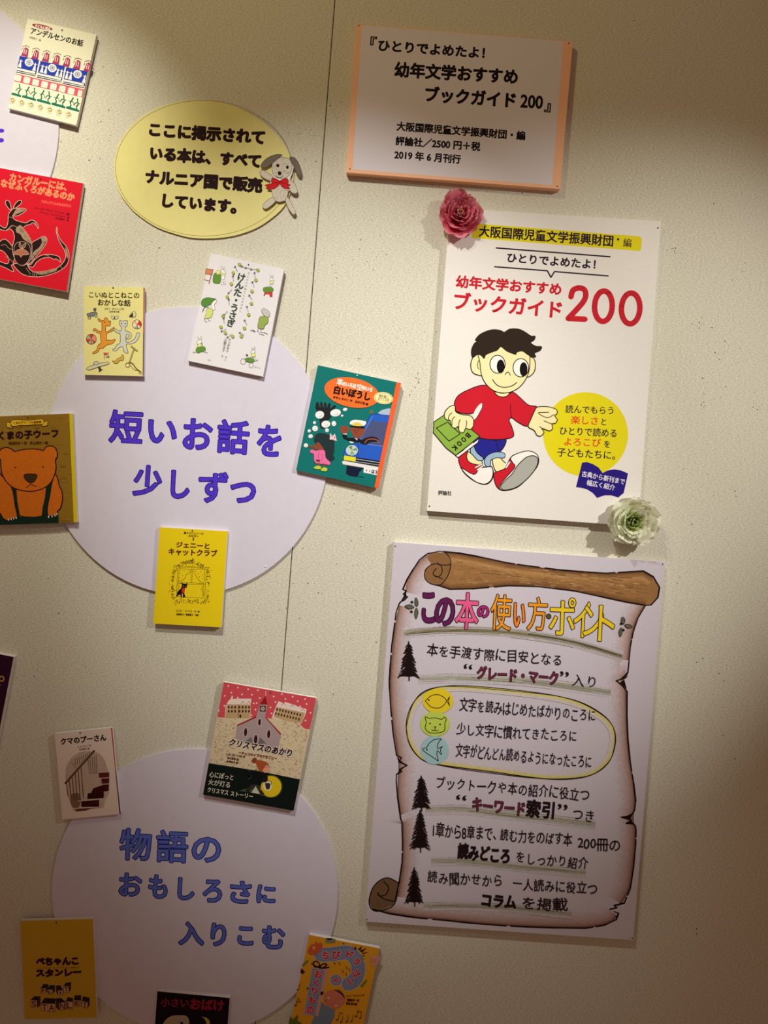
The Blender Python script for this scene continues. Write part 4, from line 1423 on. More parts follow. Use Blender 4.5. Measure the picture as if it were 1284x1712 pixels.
a.shape([(345, 1190), (372, 1168), (410, 1178), (405, 1208), (350, 1205)], (190, 204, 70), 4, (90, 110, 30), 3)
a.fill([(440, 818), (465, 850), (488, 825), (508, 898), (465, 890), (435, 885)], (232, 206, 216))
a.up()
for i in range(12):
    a.fill(ell(rnd.uniform(445, 495), rnd.uniform(840, 890), 5, 4, 0, 6), (190, 60, 90), up=False)
a.line([(735, 1263), (780, 1268)], 6, (14, 70, 70))
a.build('car_and_girl_illustration', b)
a.fill(ell(662, 405, 285, 150, 11.5, 48), (236, 112, 46))
a.fill(ell(985, 462, 98, 62, 8, 36), (236, 226, 164))
a.line(ell(985, 462, 88, 53, 8, 36), 3, (90, 80, 40), True)
a.fill([(1118, 298), (1166, 308), (932, 1386), (892, 1374)], (236, 96, 46))
a.build('title_ovals_and_spine_strip', b)
a.text('車', 504, 322, 560, 334, 62, (240, 236, 232), 1.5)
a.text('のいろは', 562, 335, 700, 364, 44, (240, 236, 232), 2.5)
a.text('空', 706, 372, 768, 388, 58, (240, 236, 232), 1.5)
a.text('のいろ', 768, 378, 866, 400, 44, (240, 236, 232), 2.5)
a.text('白いぼうし', 476, 415, 840, 490, 78, (40, 14, 20), 5)
a.text('あまん きみこ 作　北沢夕芸 絵', 470, 462, 826, 538, 24, (60, 20, 16), 1.4)
a.text('教科書に', 938, 454, 1032, 468, 30, (70, 50, 30), 0)
a.text('出てくる本', 928, 484, 1040, 500, 32, (70, 50, 30), 0)
a.build('title_lettering', b)

# 6 bear ------------------------------------------------------------------------------------
Q = [(-130, 199), (904, 158), (962, 1512), (-72, 1549)]
a, b = book(0, 670, .1343, Q, 'olive cover board with a big orange bear and a yellow edge strip', (142, 106, 32),
            pinat=(345, 208), pinlab='dark pin at the top of the orange bear cover')
a.up()
for i in range(60):          # brushy olive ground
    x, y = rnd.uniform(-100, 880), rnd.uniform(200, 1500)
    a.blob([(x - 40, y), (x, y - 14), (x + 44, y + 4), (x, y + 16)], rnd.choice(((150, 114, 40), (134, 98, 26), (146, 110, 34))), 2)
a.build('painted_ground', b)['kind'] = 'stuff'
a.fill([(862, 160), (904, 158), (962, 1512), (918, 1514)], (214, 192, 22))
a.build('spine_strip', b)
a.depth += 6e-5
BO, BOL = (204, 106, 26), (50, 12, 14)
DG = (22, 42, 30)
w = 13
a.fill([(-72, 1440), (0, 1410), (40, 1460), (120, 1490), (230, 1440), (300, 1435), (420, 1435), (520, 1430), (600, 1440), (725, 1400), (730, 1522), (-72, 1548)], DG)
a.shape([(-60, 900), (20, 930), (80, 1010), (140, 1070), (170, 1180), (190, 1300), (215, 1440), (170, 1460), (100, 1490), (40, 1465), (0, 1400), (-60, 1380)], BO, w, BOL, 3)
a.shape([(680, 920), (715, 960), (735, 1050), (770, 1130), (778, 1220), (755, 1330), (720, 1370), (700, 1420), (640, 1430), (600, 1440), (590, 1330), (620, 1180), (640, 1050)], BO, w, BOL, 3)
a.fill([(205, 1090), (590, 1060), (560, 1250), (520, 1430), (420, 1445), (300, 1438), (240, 1420), (215, 1240)], BO)
a.fill([(138, 1070), (202, 1095), (215, 1240), (250, 1440), (212, 1440), (180, 1300), (165, 1180)], DG)
a.fill([(572, 1075), (660, 985), (640, 1060), (620, 1180), (600, 1300), (590, 1450), (515, 1450), (530, 1330), (560, 1200)], DG)
a.shape([(-10, 640), (20, 600), (80, 582), (140, 600), (185, 632), (280, 608), (400, 600), (500, 608), (540, 620), (570, 580), (620, 562), (680, 580), (712, 640), (710, 700), (690, 740), (698, 830),
         (680, 920), (630, 1020), (540, 1090), (420, 1125), (300, 1122), (180, 1090), (90, 1020), (30, 920), (12, 820), (8, 740), (-20, 700)], BO, w, BOL, 4)
a.fill(ell(190, 832, 12, 9, 0, 12), BOL)
a.fill(ell(536, 829, 11, 10, 0, 12), BOL)
a.shape([(305, 920), (380, 910), (455, 920), (455, 960), (420, 1010), (378, 1022), (340, 1005), (305, 965)], (66, 46, 24), 8, BOL, 4)
a.line([(378, 1022), (380, 1040), (328, 1082)], 9, BOL)
a.line([(380, 1040), (452, 1070)], 9, BOL)
for (x, y) in ((105, 1480), (140, 1472), (172, 1464), (202, 1458), (605, 1445), (648, 1438), (684, 1425), (708, 1412)):
    a.fill(ell(x, y, 8, 16, -10, 10), (214, 206, 196))
a.build('bear_illustration', b, M_PENCIL)
a.shape([(80, 265), (120, 275), (145, 280), (130, 310), (165, 340), (90, 330)], (214, 176, 40), 5, (70, 50, 20), 0)
a.shape([(595, 248), (560, 262), (535, 268), (520, 320), (590, 308)], (214, 176, 40), 5, (70, 50, 20), 0)
a.shape([(145, 245), (240, 238), (340, 245), (440, 235), (530, 232), (535, 290), (440, 296), (340, 305), (240, 306), (148, 316)], (222, 184, 44), 5, (70, 50, 20), 3)
a.text('くまの子ウーフの童話集', 170, 292, 515, 280, 30, (120, 40, 20), 1.5)
a.text('くまの子ウーフ', -12, 482, 724, 452, 96, (44, 10, 20), 4)
a.text('神沢利子・作　井上洋介・絵', 108, 545, 596, 536, 32, (84, 44, 20), 1.6)
a.build('title_lettering', b)

# 7 yellow cat book --------------------------------------------------------------------------
Q = [(218, 170), (1130, 226), (1042, 1515), (130, 1465)]
a, b = book(240, 860, .1246, Q, 'strong yellow cover board with a black cat sitting in a leafy window', (234, 206, 22),
            pinat=(656, 218), pinlab='dark pin at the top of the strong yellow cat cover')
TK = (70, 40, 18)
a.text('黒ネコジェニーの', 540, 264, 802, 274, 30, TK, 1.5)
a.text('おはなし', 605, 302, 738, 306, 30, TK, 1.5)
a.text('1', 658, 358, 674, 359, 55, (110, 60, 20), 1)
a.text('ジェニーと', 440, 444, 880, 466, 74, (90, 30, 24), 4)
a.text('キャットクラブ', 336, 540, 985, 568, 82, (90, 30, 24), 4)
a.text('エスター・アベリル　作・絵', 435, 1306, 752, 1320, 26, TK, 1)
a.text('松岡享子／張替惠子　共訳', 440, 1354, 740, 1366, 26, TK, 1.5)
a.build('title_lettering', b)
IK = (74, 44, 16)
for l in ([(455, 735), (445, 1110)], [(475, 735), (470, 905)], [(470, 728), (815, 742)], [(480, 710), (820, 725)], [(640, 735), (634, 915)], [(655, 735), (648, 915)], [(455, 905), (815, 930)], [(440, 1100), (800, 1125)],
          [(820, 735), (800, 1115)], [(840, 735), (822, 1115)], [(460, 925), (810, 945)], [(510, 645), (660, 650), (658, 690)], [(400, 685), (470, 690), (600, 700), (890, 715)], [(380, 1090), (420, 1150)]):
    a.line(l, 4, IK)
for l in ([(635, 745), (620, 785), (570, 810), (560, 850), (520, 885), (475, 895)], [(672, 745), (690, 800), (720, 850), (760, 900), (800, 920)], [(450, 930), (475, 960), (460, 1010), (400, 1030)],
          [(800, 960), (780, 1000), (800, 1060), (790, 1100)]):
    a.curve(l, 4, IK)
a.up()
for (x, y) in ((490, 750), (545, 757), (600, 760), (487, 792), (520, 820), (486, 850), (705, 762), (768, 770), (735, 795), (790, 815), (750, 838), (795, 858), (415, 1020), (445, 960), (786, 1010)):
    a.fill(ell(x, y, 5, 5, 0, 8), IK, up=False)
path = [(430, 1170), (400, 1100), (385, 1000), (385, 900), (400, 800), (430, 720), (500, 670), (600, 640), (690, 650), (780, 690), (860, 730), (865, 830), (862, 930), (855, 1040), (850, 1140), (800, 1180),
        (700, 1165), (600, 1165), (500, 1165), (430, 1170)]
sm_ = smooth(path, False, 14)
for i in range(330):
    p = rnd.choice(sm_)
    x, y = p[0] + rnd.gauss(0, 15), p[1] + rnd.gauss(0, 15)
    an = rnd.uniform(0, 3.14)
    a.fill([(x - 9 * math.cos(an), y - 9 * math.sin(an)), (x + 4 * math.sin(an), y - 4 * math.cos(an)), (x + 9 * math.cos(an), y + 9 * math.sin(an)), (x - 4 * math.sin(an), y + 4 * math.cos(an))], IK, up=False)
for i in range(14):
    x = 640 + rnd.uniform(-80, 60)
    y = 600 + rnd.uniform(0, 30) - (max(0, x - 640) * .4)
    a.fill(ell(x, y, 8, 5, 30, 6), IK, up=False)
a.shape([(515, 955), (512, 912), (540, 935), (562, 935), (588, 920), (580, 975), (555, 990), (545, 1060), (560, 1108), (510, 1118), (490, 1070), (438, 1102), (455, 1040), (505, 990)], (26, 12, 14), 3, (26, 12, 14), 0)
a.fill([(520, 985), (558, 988), (540, 1062), (510, 1045)], (206, 50, 36))
a.fill([(512, 1062), (530, 1066), (528, 1112), (516, 1112)], (222, 150, 140))
a.fill(ell(535, 962, 6, 5, 0, 8), (200, 200, 190))
a.fill(ell(560, 965, 6, 5, 0, 8), (200, 200, 190), up=False)
a.build('cat_window_illustration', b)

# 8 church and lantern -------------------------------------------------------------------------
Q = [(300, 112), (1167, 262), (955, 1315), (108, 1165)]
a, b = book(320, 1120, .1791, Q, 'winter cover board with a church under red sky and a child carrying a lantern', (214, 196, 164),
            pinat=(738, 210), pinlab='dark pin at the top of the winter church cover')
SKY = (208, 78, 88)
a.fill([(302, 113), (1165, 263), (1125, 470), (1105, 555), (1060, 550), (1025, 520), (1000, 470), (900, 440), (750, 455), (600, 440), (450, 452), (300, 445), (242, 442)], SKY)
SN = (238, 216, 206)
a.up()
for (x, y) in ((345, 150), (434, 166), (530, 180), (372, 212), (312, 242), (308, 335), (565, 232), (472, 228), (638, 262), (610, 310), (845, 225), (768, 248), (878, 272), (993, 292), (945, 250), (1062, 272), (1075, 318),
               (1015, 340), (738, 350), (748, 405), (1112, 400), (1065, 472), (583, 312), (598, 370), (560, 422), (785, 300), (256, 380), (620, 190)):
    a.fill(ell(x, y, 8, 8, 0, 8), SN, up=False)
a.build('red_sky_and_snowflakes', b)
HS = (190, 160, 118)
a.fill([(320, 335), (345, 290), (370, 265), (375, 240), (388, 245), (385, 270), (425, 270), (428, 248), (440, 255), (440, 268), (560, 268), (555, 320), (548, 450), (312, 450)], SN)
a.fill([(330, 320), (440, 322), (555, 325), (542, 452), (315, 450)], HS)
a.fill([(815, 292), (860, 310), (880, 300), (970, 330), (1000, 345), (1075, 365), (1070, 400), (1030, 500), (900, 470), (750, 450), (785, 350)], SN)
a.fill([(790, 345), (1060, 400), (1035, 495), (905, 480), (770, 440)], HS)
a.up()
for r_ in range(2):
    for c_ in range(7):
        x = 348 + c_ * 30 + (10 if c_ > 2 else 0)
        a.fill(ell(x, 348 + r_ * 38, 9, 14, 5, 8), (72, 40, 32), up=False)
for r_ in range(2):
    for c_ in range(9):
        x = 800 + c_ * 27
        a.fill(ell(x - r_ * 12, 368 + r_ * 40 + c_ * 6.5, 8, 14, 10, 8), (72, 40, 32), up=False)
a.line([(440, 322), (436, 450)], 5, (120, 84, 56), up=False)
a.fill(ell(457, 432, 10, 18, 0, 8), (72, 40, 32), up=False)
for (x, y) in ((480, 305), (535, 308), (860, 318), (940, 335), (1040, 372)):
    a.line([(x - 18, y + 12), (x, y - 12), (x + 18, y + 12)], 4, (130, 96, 66), up=False)
a.up()
for i in range(900):          # swirling cobbled snow
    x, y = rnd.uniform(150, 1110), rnd.uniform(455, 1010)
    u = (x - 242 + (y - 442) * .2)
    if u < 5 or x > 1110 - (y - 470) * .2 or y > 885 + (x - 160) * .155 - 10 or (x > 1020 and y < 560):
        continue
    if 410 < x < 830 and 440 < y < 800:
        continue
    cx_, cy_ = (300, 640) if x < 500 else ((900, 760) if x > 700 else (600, 900))
    an = math.atan2(y - cy_, x - cx_) + math.pi / 2
    a.seg((x - 6 * math.cos(an), y - 6 * math.sin(an)), (x + 6 * math.cos(an), y + 6 * math.sin(an)), 1.9, rnd.choice(((150, 116, 78), (168, 136, 96), (132, 98, 70))))
a.fill([(408, 640), (424, 520), (606, 432), (640, 325), (708, 322), (690, 432), (838, 602), (812, 730), (700, 740), (600, 700), (480, 680)], (170, 150, 152))
a.fill([(424, 528), (426, 512), (604, 430), (606, 446)], (160, 34, 36))
a.fill([(688, 432), (692, 450), (832, 608), (838, 594)], (160, 34, 36))
a.fill([(640, 320), (692, 240), (710, 325)], (150, 30, 34))
a.line([(692, 240), (695, 200)], 5, (230, 210, 200))
a.fill([(640, 335), (695, 335), (692, 390), (638, 388)], (60, 44, 42))
a.fill(ell(667, 362, 20, 20, 0, 14), (180, 164, 150))
a.line([(667, 362), (667, 348)], 4, (50, 30, 30))
a.line([(667, 362), (678, 366)], 4, (50, 30, 30))
for (x, y, rx, ry) in ((636, 488, 13, 32), (506, 582, 15, 40), (722, 600, 15, 40), (600, 648, 17, 42)):
    a.fill(ell(x, y, rx + 9, ry + 10, 4, 14), (192, 172, 170))
    a.fill(ell(x, y, rx, ry, 4, 14), (58, 20, 24))
a.fill([(500, 668), (560, 625), (575, 690)], (112, 106, 112))
a.fill([(640, 628), (700, 685), (620, 695)], (112, 106, 112))
a.build('church_and_houses', b)
a.fill([(162, 870), (600, 938), (1014, 1022), (955, 1315), (108, 1165)], (14, 24, 20))
a.fill([(500, 925), (550, 930), (560, 1000), (530, 1010), (560, 1040), (590, 1050), (600, 1085), (560, 1105), (500, 1110), (440, 1130), (500, 1140), (640, 1170), (700, 1180)], (60, 84, 66))
GL = (226, 196, 30)
a.fill(ell(742, 1088, 108, 108, 0, 40), (70, 84, 36))
a.fill(ell(742, 1088, 98, 98, 0, 40), GL)
a.fill(ell(712, 1080, 42, 48, 0, 24), (230, 220, 190))
a.blob([(690, 1060), (735, 1062), (728, 1110), (700, 1112)], (54, 48, 40))
a.line(smooth([(690, 1070), (695, 1040), (740, 1040), (745, 1072)], False, 4), 5, (54, 48, 40))
a.blob([(562, 850), (575, 825), (600, 822), (615, 842), (608, 862), (580, 870)], (132, 66, 40))
a.blob([(600, 850), (650, 845), (700, 862), (724, 890), (700, 910), (680, 925), (660, 955), (630, 935), (615, 900)], (168, 84, 42))
a.blob([(700, 890), (722, 900), (732, 925), (715, 950), (685, 960), (665, 940), (680, 915)], (226, 160, 130))
a.fill(ell(706, 912, 5, 4, 0, 8), (40, 20, 20))
a.fill([(500, 925), (560, 950), (640, 950), (705, 965), (715, 1010), (690, 1050), (660, 1050), (640, 1100), (560, 1080), (540, 1020), (580, 985), (510, 985)], (16, 18, 22))
a.fill([(545, 1075), (600, 1070), (650, 1085), (645, 1120), (600, 1095), (555, 1120)], (52, 54, 50))
a.fill([(508, 1125), (530, 1090), (550, 1100), (545, 1145), (520, 1140)], (56, 36, 26))
a.fill([(630, 1105), (655, 1120), (685, 1160), (640, 1168)], (74, 40, 26))
a.blob([(668, 1010), (700, 1000), (715, 1020), (700, 1045), (672, 1040)], (36, 24, 20))
a.fill([(560, 1145), (600, 1085), (640, 1160)], (196, 200, 176))
a.line([(420, 1128), (640, 1165)], 6, (8, 12, 12))
a.build('dark_band_with_lantern_child', b)
a.text('クリスマスのあかり', 345, 706, 925, 812, 66, (240, 226, 216), 7.5, slant=.15)
a.text('クリスマスのあかり', 345, 706, 925, 812, 66, (44, 18, 30), 3.4, slant=.15)
a.text('〜チェコのイブのできごと〜', 440, 785, 795, 840, 26, (130, 60, 40), 1.5)
a.text('レンカ・ロジノフスカー 作', 325, 795, 498, 822, 20, (80, 50, 36), 1)
a.text('出久根育 絵', 335, 830, 438, 848, 20, (80, 50, 36), 1)
a.text('木村有子 訳', 328, 862, 432, 880, 20, (80, 50, 36), 1)
a.build('title_lettering', b)
WT = (222, 218, 200)
a.text('心にぽっと', 165, 1000, 388, 1032, 52, WT, .4)
a.text('火が灯る', 155, 1070, 356, 1102, 52, WT, .4)
a.text('クリスマス', 147, 1142, 340, 1172, 48, WT, .8)
a.text('ストーリー', 362, 1176, 570, 1206, 46, WT, .8)
a.build('white_lettering', b)

# 9 staircase (figures left out) --------------------------------------------------------------
Q = [(182, 225), (1000, 142), (1120, 1378), (292, 1458)]
a, b = book(70, 1200, .1168, Q, 'small white cover board with an oval picture of a staircase, beside the lower lavender card', (226, 208, 198),
            pinat=(550, 216), pinlab='dark pin at the top of the white staircase cover')
a.fill([(988, 143), (1006, 142), (1062, 755), (1050, 757)], (190, 60, 44))
a.fill([(1050, 757), (1062, 755), (1130, 1370), (1112, 1378)], (56, 30, 26))
a.build('spine_print', b)
TK = (40, 24, 22)
a.text('クマのプーさん', 276, 388, 922, 326, 88, TK, 5)
a.text('A. A. ミルン 作', 514, 430, 704, 412, 28, (80, 60, 50), 1)
a.text('石井桃子 訳', 536, 470, 684, 455, 28, (80, 60, 50), 1)
a.build('title_lettering', b)
a.blob([(345, 920), (335, 820), (360, 680), (430, 570), (540, 495), (680, 478), (800, 500), (890, 590), (930, 700), (960, 800), (965, 950), (960, 1080), (900, 1200), (880, 1290), (760, 1290), (620, 1330), (480, 1340), (430, 1280),
        (390, 1180), (360, 1080)], (190, 168, 152))
a.blob([(420, 1100), (520, 1080), (560, 1180), (520, 1290), (450, 1290), (410, 1200)], (130, 100, 80))
ST = (84, 30, 24)
a.fill([(812, 790), (965, 782), (965, 860), (820, 865)], (96, 34, 28))
a.fill([(848, 868), (965, 862), (962, 945), (858, 950)], (88, 30, 26))
a.fill([(870, 955), (960, 950), (955, 1050), (890, 1060)], (70, 22, 20))
a.fill([(655, 1080), (890, 1060), (885, 1150), (650, 1165)], (52, 16, 14))
a.fill([(735, 1010), (880, 960), (890, 1062), (700, 1085)], (60, 20, 18))
a.fill([(565, 1190), (820, 1172), (820, 1275), (565, 1278)], (64, 20, 18))
a.fill([(480, 1310), (620, 1285), (880, 1282), (700, 1305), (620, 1332), (485, 1342)], (110, 56, 44))
for l in ([(890, 1062), (970, 1055)], [(630, 1080), (655, 1078)], [(500, 1195), (935, 1158)], [(440, 1300), (900, 1275)], [(815, 865), (965, 858)], [(850, 952), (965, 945)]):
    a.line(l, 9, (226, 208, 196))
SPN = (92, 60, 44)
a.line([(340, 935), (745, 478)], 30, (70, 42, 30))
a.line([(350, 922), (735, 485)], 16, (120, 80, 58))
for i in range(6):
    x = 352 + i * 42
    a.line([(x, 950 - i * 46), (x + 22 + i * 2, 1120 + i * 30 - max(0, i - 3) * 60)], 11, SPN)
for i in range(8):
    x = 476 + i * 30
    a.line([(x, 590 - i * 14), (x + 6, 680 - i * 5 - (i > 4) * 30)], 8, (120, 94, 78))
for i in range(5):
    a.line([(660 + i * 30, 600 - i * 16), (684 + i * 26, 800)], 8, (120, 94, 78))
a.line([(420, 640), (500, 720)], 6, (130, 110, 96))
a.build('staircase_illustration', b, M_PENCIL)

# 10 mustard cover with letter blocks --------------------------------------------------------
Q = [(110, 156), (1088, 130), (1140, 1455), (172, 1476)]
a, b = book(20, 1520, .1246, Q, 'mustard yellow cover board with letter blocks, near the bottom left corner', (206, 164, 44),
            pinat=(596, 181), pinlab='dark pin at the top of the mustard cover with letter blocks')
TK = (60, 10, 16)
a.text('ぺちゃんこ', 330, 752, 885, 742, 96, TK, 10, jit=1.2)
a.text('スタンレー', 330, 908, 925, 890, 92, TK, 10, jit=1.2)
a.text('ジェフ・ブラウン 文　トミー・ウンゲラー 絵　さくまゆみこ 訳', 335, 804, 900, 794, 20, (130, 84, 20), 1)
a.build('title_lettering', b)
BKc, BW, BRD = (50, 34, 20), (206, 176, 140), (128, 44, 24)


def block(ch, pts, top, side):
    a.fill(top, BKc)
    if side:
        a.fill(side, (74, 50, 30))
    a.shape(pts, BW, 5, TK, 0)
    xs = [p[0] for p in pts]
    ys = [p[1] for p in pts]
    a.char(ch, min(xs) + 12, min(ys) + 12, max(xs) - 12, max(ys) - 12, BRD, 3)


block('F', [(385, 1065), (455, 1060), (455, 1125), (388, 1130)], [(385, 1065), (420, 1004), (490, 1008), (455, 1062)], [(455, 1062), (490, 1008), (488, 1080), (455, 1125)])
block('L', [(475, 1075), (548, 1080), (545, 1140), (482, 1142)], [(475, 1075), (505, 1020), (578, 1020), (548, 1080)], [(548, 1080), (578, 1020), (578, 1100), (545, 1140)])
block('A', [(615, 1090), (684, 1085), (684, 1150), (618, 1158)], [(590, 1028), (650, 1022), (684, 1085), (615, 1090)], [(590, 1028), (615, 1090), (618, 1158), (592, 1110)])
block('T', [(690, 1035), (762, 1032), (765, 1115), (692, 1118)], [(690, 1035), (720, 990), (792, 980), (762, 1032)], [(762, 1032), (792, 980), (792, 1070), (765, 1115)])
block('S', [(250, 1218), (335, 1222), (338, 1325), (255, 1320)], [(250, 1218), (300, 1168), (382, 1172), (335, 1222)], [(335, 1222), (382, 1172), (382, 1290), (338, 1325)])
block('T', [(390, 1262), (482, 1265), (482, 1370), (398, 1362)], [(390, 1262), (440, 1190), (585, 1200), (575, 1268)], None)
block('A', [(482, 1265), (578, 1268), (575, 1382), (482, 1372)], [(482, 1265), (500, 1200), (585, 1200), (578, 1268)], None)
block('N', [(632, 1262), (718, 1240), (722, 1345), (635, 1360)], [(585, 1200), (650, 1190), (718, 1240), (632, 1262)], [(585, 1200), (632, 1262), (635, 1360), (590, 1320)])
block('L', [(725, 1235), (815, 1242), (818, 1345), (728, 1340)], [(725, 1235), (745, 1182), (820, 1195), (815, 1242)], None)
block('E', [(832, 1222), (925, 1222), (922, 1305), (835, 1308)], [(832, 1222), (840, 1160), (928, 1156), (925, 1222)], None)
block('Y', [(938, 1228), (1020, 1250), (1010, 1330), (940, 1305)], [(938, 1228), (955, 1170), (1042, 1192), (1020, 1250)], [(1020, 1250), (1042, 1192), (1040, 1290), (1010, 1330)])
a.build('letter_blocks', b)

# 11 small dragon ------------------------------------------------------------------------------
Q = [(335, 163), (1174, 325), (924, 1510), (85, 1345)]
a, b = book(470, 1540, .1402, Q, 'orange cover board with a curved blue title ribbon and a child face', (224, 160, 34),
            pinat=(745, 266), pinlab='dark red pin at the top of the orange yellow cover with a blue ribbon')
RB, RBO = (128, 140, 176), (214, 190, 150)
rib = smooth([(470, 400), (560, 400), (680, 385), (790, 375), (870, 430), (915, 520), (915, 620), (870, 710), (800, 750)], False, 6)
a.line(rib, 178, RBO)
a.line(rib, 166, RB)
a.fill([(415, 395), (480, 345), (500, 460), (470, 455)], RB)
a.fill([(720, 720), (800, 690), (790, 790), (755, 830)], RB)
a.fill(ell(655, 705, 74, 74), RBO)
a.fill(ell(655, 705, 68, 68), RB)
a.fill([(380, 545), (570, 570), (440, 1145), (255, 1110)], (206, 150, 140))
a.fill([(370, 560), (520, 585), (400, 1130), (285, 1100)], RB)
a.fill([(480, 960), (520, 1000), (640, 1060), (640, 1130), (560, 1300), (330, 1290), (400, 1120), (440, 1140)], (112, 130, 150))
a.build('blue_ribbons', b)
RT = (206, 34, 44)
for (ch, x, y, w_, rot, c) in (('ち', 530, 408, 96, 12, RT), ('び', 655, 402, 112, 8, RT), ('ド', 820, 400, 96, 14, RT), ('ラ', 900, 485, 88, 40, RT), ('ゴ', 895, 620, 100, 60, RT), ('ン', 830, 722, 92, 85, RT),
                               ('の', 658, 706, 66, 5, RT), ('お', 445, 632, 100, 8, RT), ('く', 420, 735, 84, 8, RT), ('り', 400, 830, 86, 8, RT), ('も', 370, 940, 96, 8, RT), ('の', 348, 1060, 94, 8, RT)):
    a.char(ch, x - w_ / 2, y - w_ / 2, x + w_ / 2, y + w_ / 2, c, 5, ((226, 200, 190), 4), rot)
a.build('red_title_lettering', b)
a.blob([(320, 350), (350, 290), (400, 270), (410, 242), (440, 265), (485, 258), (485, 330), (430, 385), (370, 405), (325, 385)], (206, 92, 56))
a.fill(ell(390, 320, 17, 17, 0, 12), (236, 210, 140))
a.fill(ell(390, 320, 8, 8, 0, 10), (90, 40, 20))
a.blob([(505, 930), (515, 870), (580, 828), (660, 820), (740, 860), (765, 930), (725, 1010), (640, 1055), (570, 1025), (520, 980)], (208, 120, 96))
for (x, y) in ((565, 915), (655, 1010)):
    a.fill(ell(x, y, 12, 12, 0, 10), (236, 216, 150))
    a.fill(ell(x, y, 5, 5, 0, 8), (40, 20, 20))
a.curve([(515, 940), (525, 955), (545, 940)], 5, (150, 50, 44))
a.up()
for l in ([(640, 820), (690, 850)], [(665, 818), (720, 870)], [(690, 820), (750, 890)], [(710, 850), (755, 920)]):
    a.line(l, 9, (40, 20, 14), up=False)
for (x, y, dx, dy) in ((900, 320, -18, 6), (940, 330, 25, -30), (960, 350, 60, -28), (975, 370, 65, 5), (970, 400, 40, 15), (975, 430, 30, 25), (890, 320, -5, -18)):
    a.fill([(x - 25, y + 10), (x + dx, y + dy - 5), (x + 10, y + 22)], (40, 20, 14), up=False)
for i in range(9):
    a.line([(515 + i * 42, 340 - i * 4), (512 + i * 42, 322 - i * 3)], 6, (96, 70, 30), up=False)
for (x, y) in ((632, 500), (688, 505), (775, 555), (810, 585), (730, 600), (770, 635)):
    a.line([(x, y - 14), (x + 12, y + 16)], 8, (60, 34, 20), up=False)
a.fill([(530, 198), (650, 215), (640, 262), (530, 260)], (126, 130, 100))
a.fill([(545, 200), (620, 205), (600, 225), (548, 222)], (40, 26, 22))
a.fill([(1060, 425), (1160, 400), (1185, 430), (1130, 545), (1065, 530)], (214, 150, 120))
for x in (1080, 1105, 1130):
    a.line([(x, 445), (x - 4, 500)], 5, (140, 70, 50))
a.fill([(245, 525), (310, 462), (328, 480), (262, 545)], (120, 126, 60))
a.fill([(240, 560), (285, 605), (250, 635), (228, 610)], (66, 28, 22))
a.fill([(940, 770), (1010, 700), (1030, 710), (965, 795)], (120, 126, 60))
for l in ([(385, 490), (430, 480), (460, 530), (400, 545), (385, 490)], [(465, 545), (500, 510), (545, 520), (490, 560), (465, 545)], [(365, 510), (470, 560), (570, 550)]):
    a.curve(l, 15, (44, 24, 20))
a.fill([(475, 838), (508, 845), (495, 882), (465, 876)], (50, 24, 20))
a.fill([(300, 790), (328, 800), (318, 825)], (50, 24, 20))
a.text('チャイ・ウォンユン 作', 780, 910, 990, 895, 24, (130, 70, 20), 1)
a.text('斎藤妙子・訳', 785, 955, 930, 960, 26, (90, 40, 16), 2)
a.text('花輪 憲★絵', 772, 995, 905, 1005, 26, (90, 40, 16), 2)
NC = (90, 50, 20)
for (x, y, tx) in ((665, 1180, 40), (715, 1205, 20), (782, 1200, 15), (838, 1195, 20), (895, 1135, 15), (942, 1155, 12), (172, 1005, 35), (196, 820, 30)):
    a.fill(ell(x, y, 13, 9, -20, 10), NC)
    a.line([(x + 10, y), (x + 10 + tx * .6, y - 75)], 5, NC)
a.line([(700, 1095), (735, 1100)], 7, NC)
a.line([(905, 1075), (955, 1085)], 7, NC)
a.line([(195, 910), (235, 970), (180, 960)], 5, NC)
a.shape([(90, 1226), (110, 1130), (140, 1180), (200, 1120), (190, 1190), (250, 1226)], (96, 112, 40), 4, (120, 100, 30), 0)
a.build('dragon_child_and_note_doodles', b, M_PENCIL)

# 12 little ghost -----------------------------------------------------------------------------
Q = [(185, 138), (1156, 228), (1060, 1500), (95, 1410)]
a, b = book(240, 1640, .1246, Q, 'black cover board with dark red title and yellow moon, cut by the bottom edge', (22, 12, 14), back=CT)
a.text('小さい', 232, 342, 600, 358, 112, (160, 30, 56), 3, jit=.5)
a.text('おばけ', 625, 378, 1068, 408, 140, (160, 24, 56), 6, jit=.5)
a.build('title_lettering', b)
a.blob([(250, 620), (300, 520), (380, 470), (480, 460), (570, 470), (610, 530), (600, 640), (560, 760), (300, 760)], (176, 164, 140))
a.blob([(490, 600), (495, 556), (518, 548), (532, 570), (525, 620), (500, 640)], (22, 12, 14))
a.fill([(778, 480), (840, 490), (885, 530), (890, 580), (870, 640), (835, 660), (850, 600), (840, 545), (815, 505)], (190, 170, 56))
a.build('night_illustration', b)

# 13 dark purple cover at the left edge -------------------------------------------------------
Q = [(-760, 155), (206, 345), (-45, 1640), (-1010, 1450)]
a, b = book(0, 1060, .1109, Q, 'sliver of a dark purple cover board at the left edge with a yellow letter stroke', (52, 14, 44), back=0.0)
a.line(smooth([(-20, 690), (0, 650), (40, 640), (58, 680), (40, 708), (0, 702), (-25, 690)], True, 4), 20, (196, 148, 60))
a.fill(ell(2, 770, 10, 10), (150, 90, 90))
a.text('おはなしのや', -640, 560, -60, 690, 110, (196, 148, 60), 8)
a.build('title_lettering', b)

# white pin alone on the large round card
pin(444, 947, CT, 'lone white pin low on the right of the large lavender card', M_PINW, .0022)

# ------------------------------------------------------------------ artificial flowers


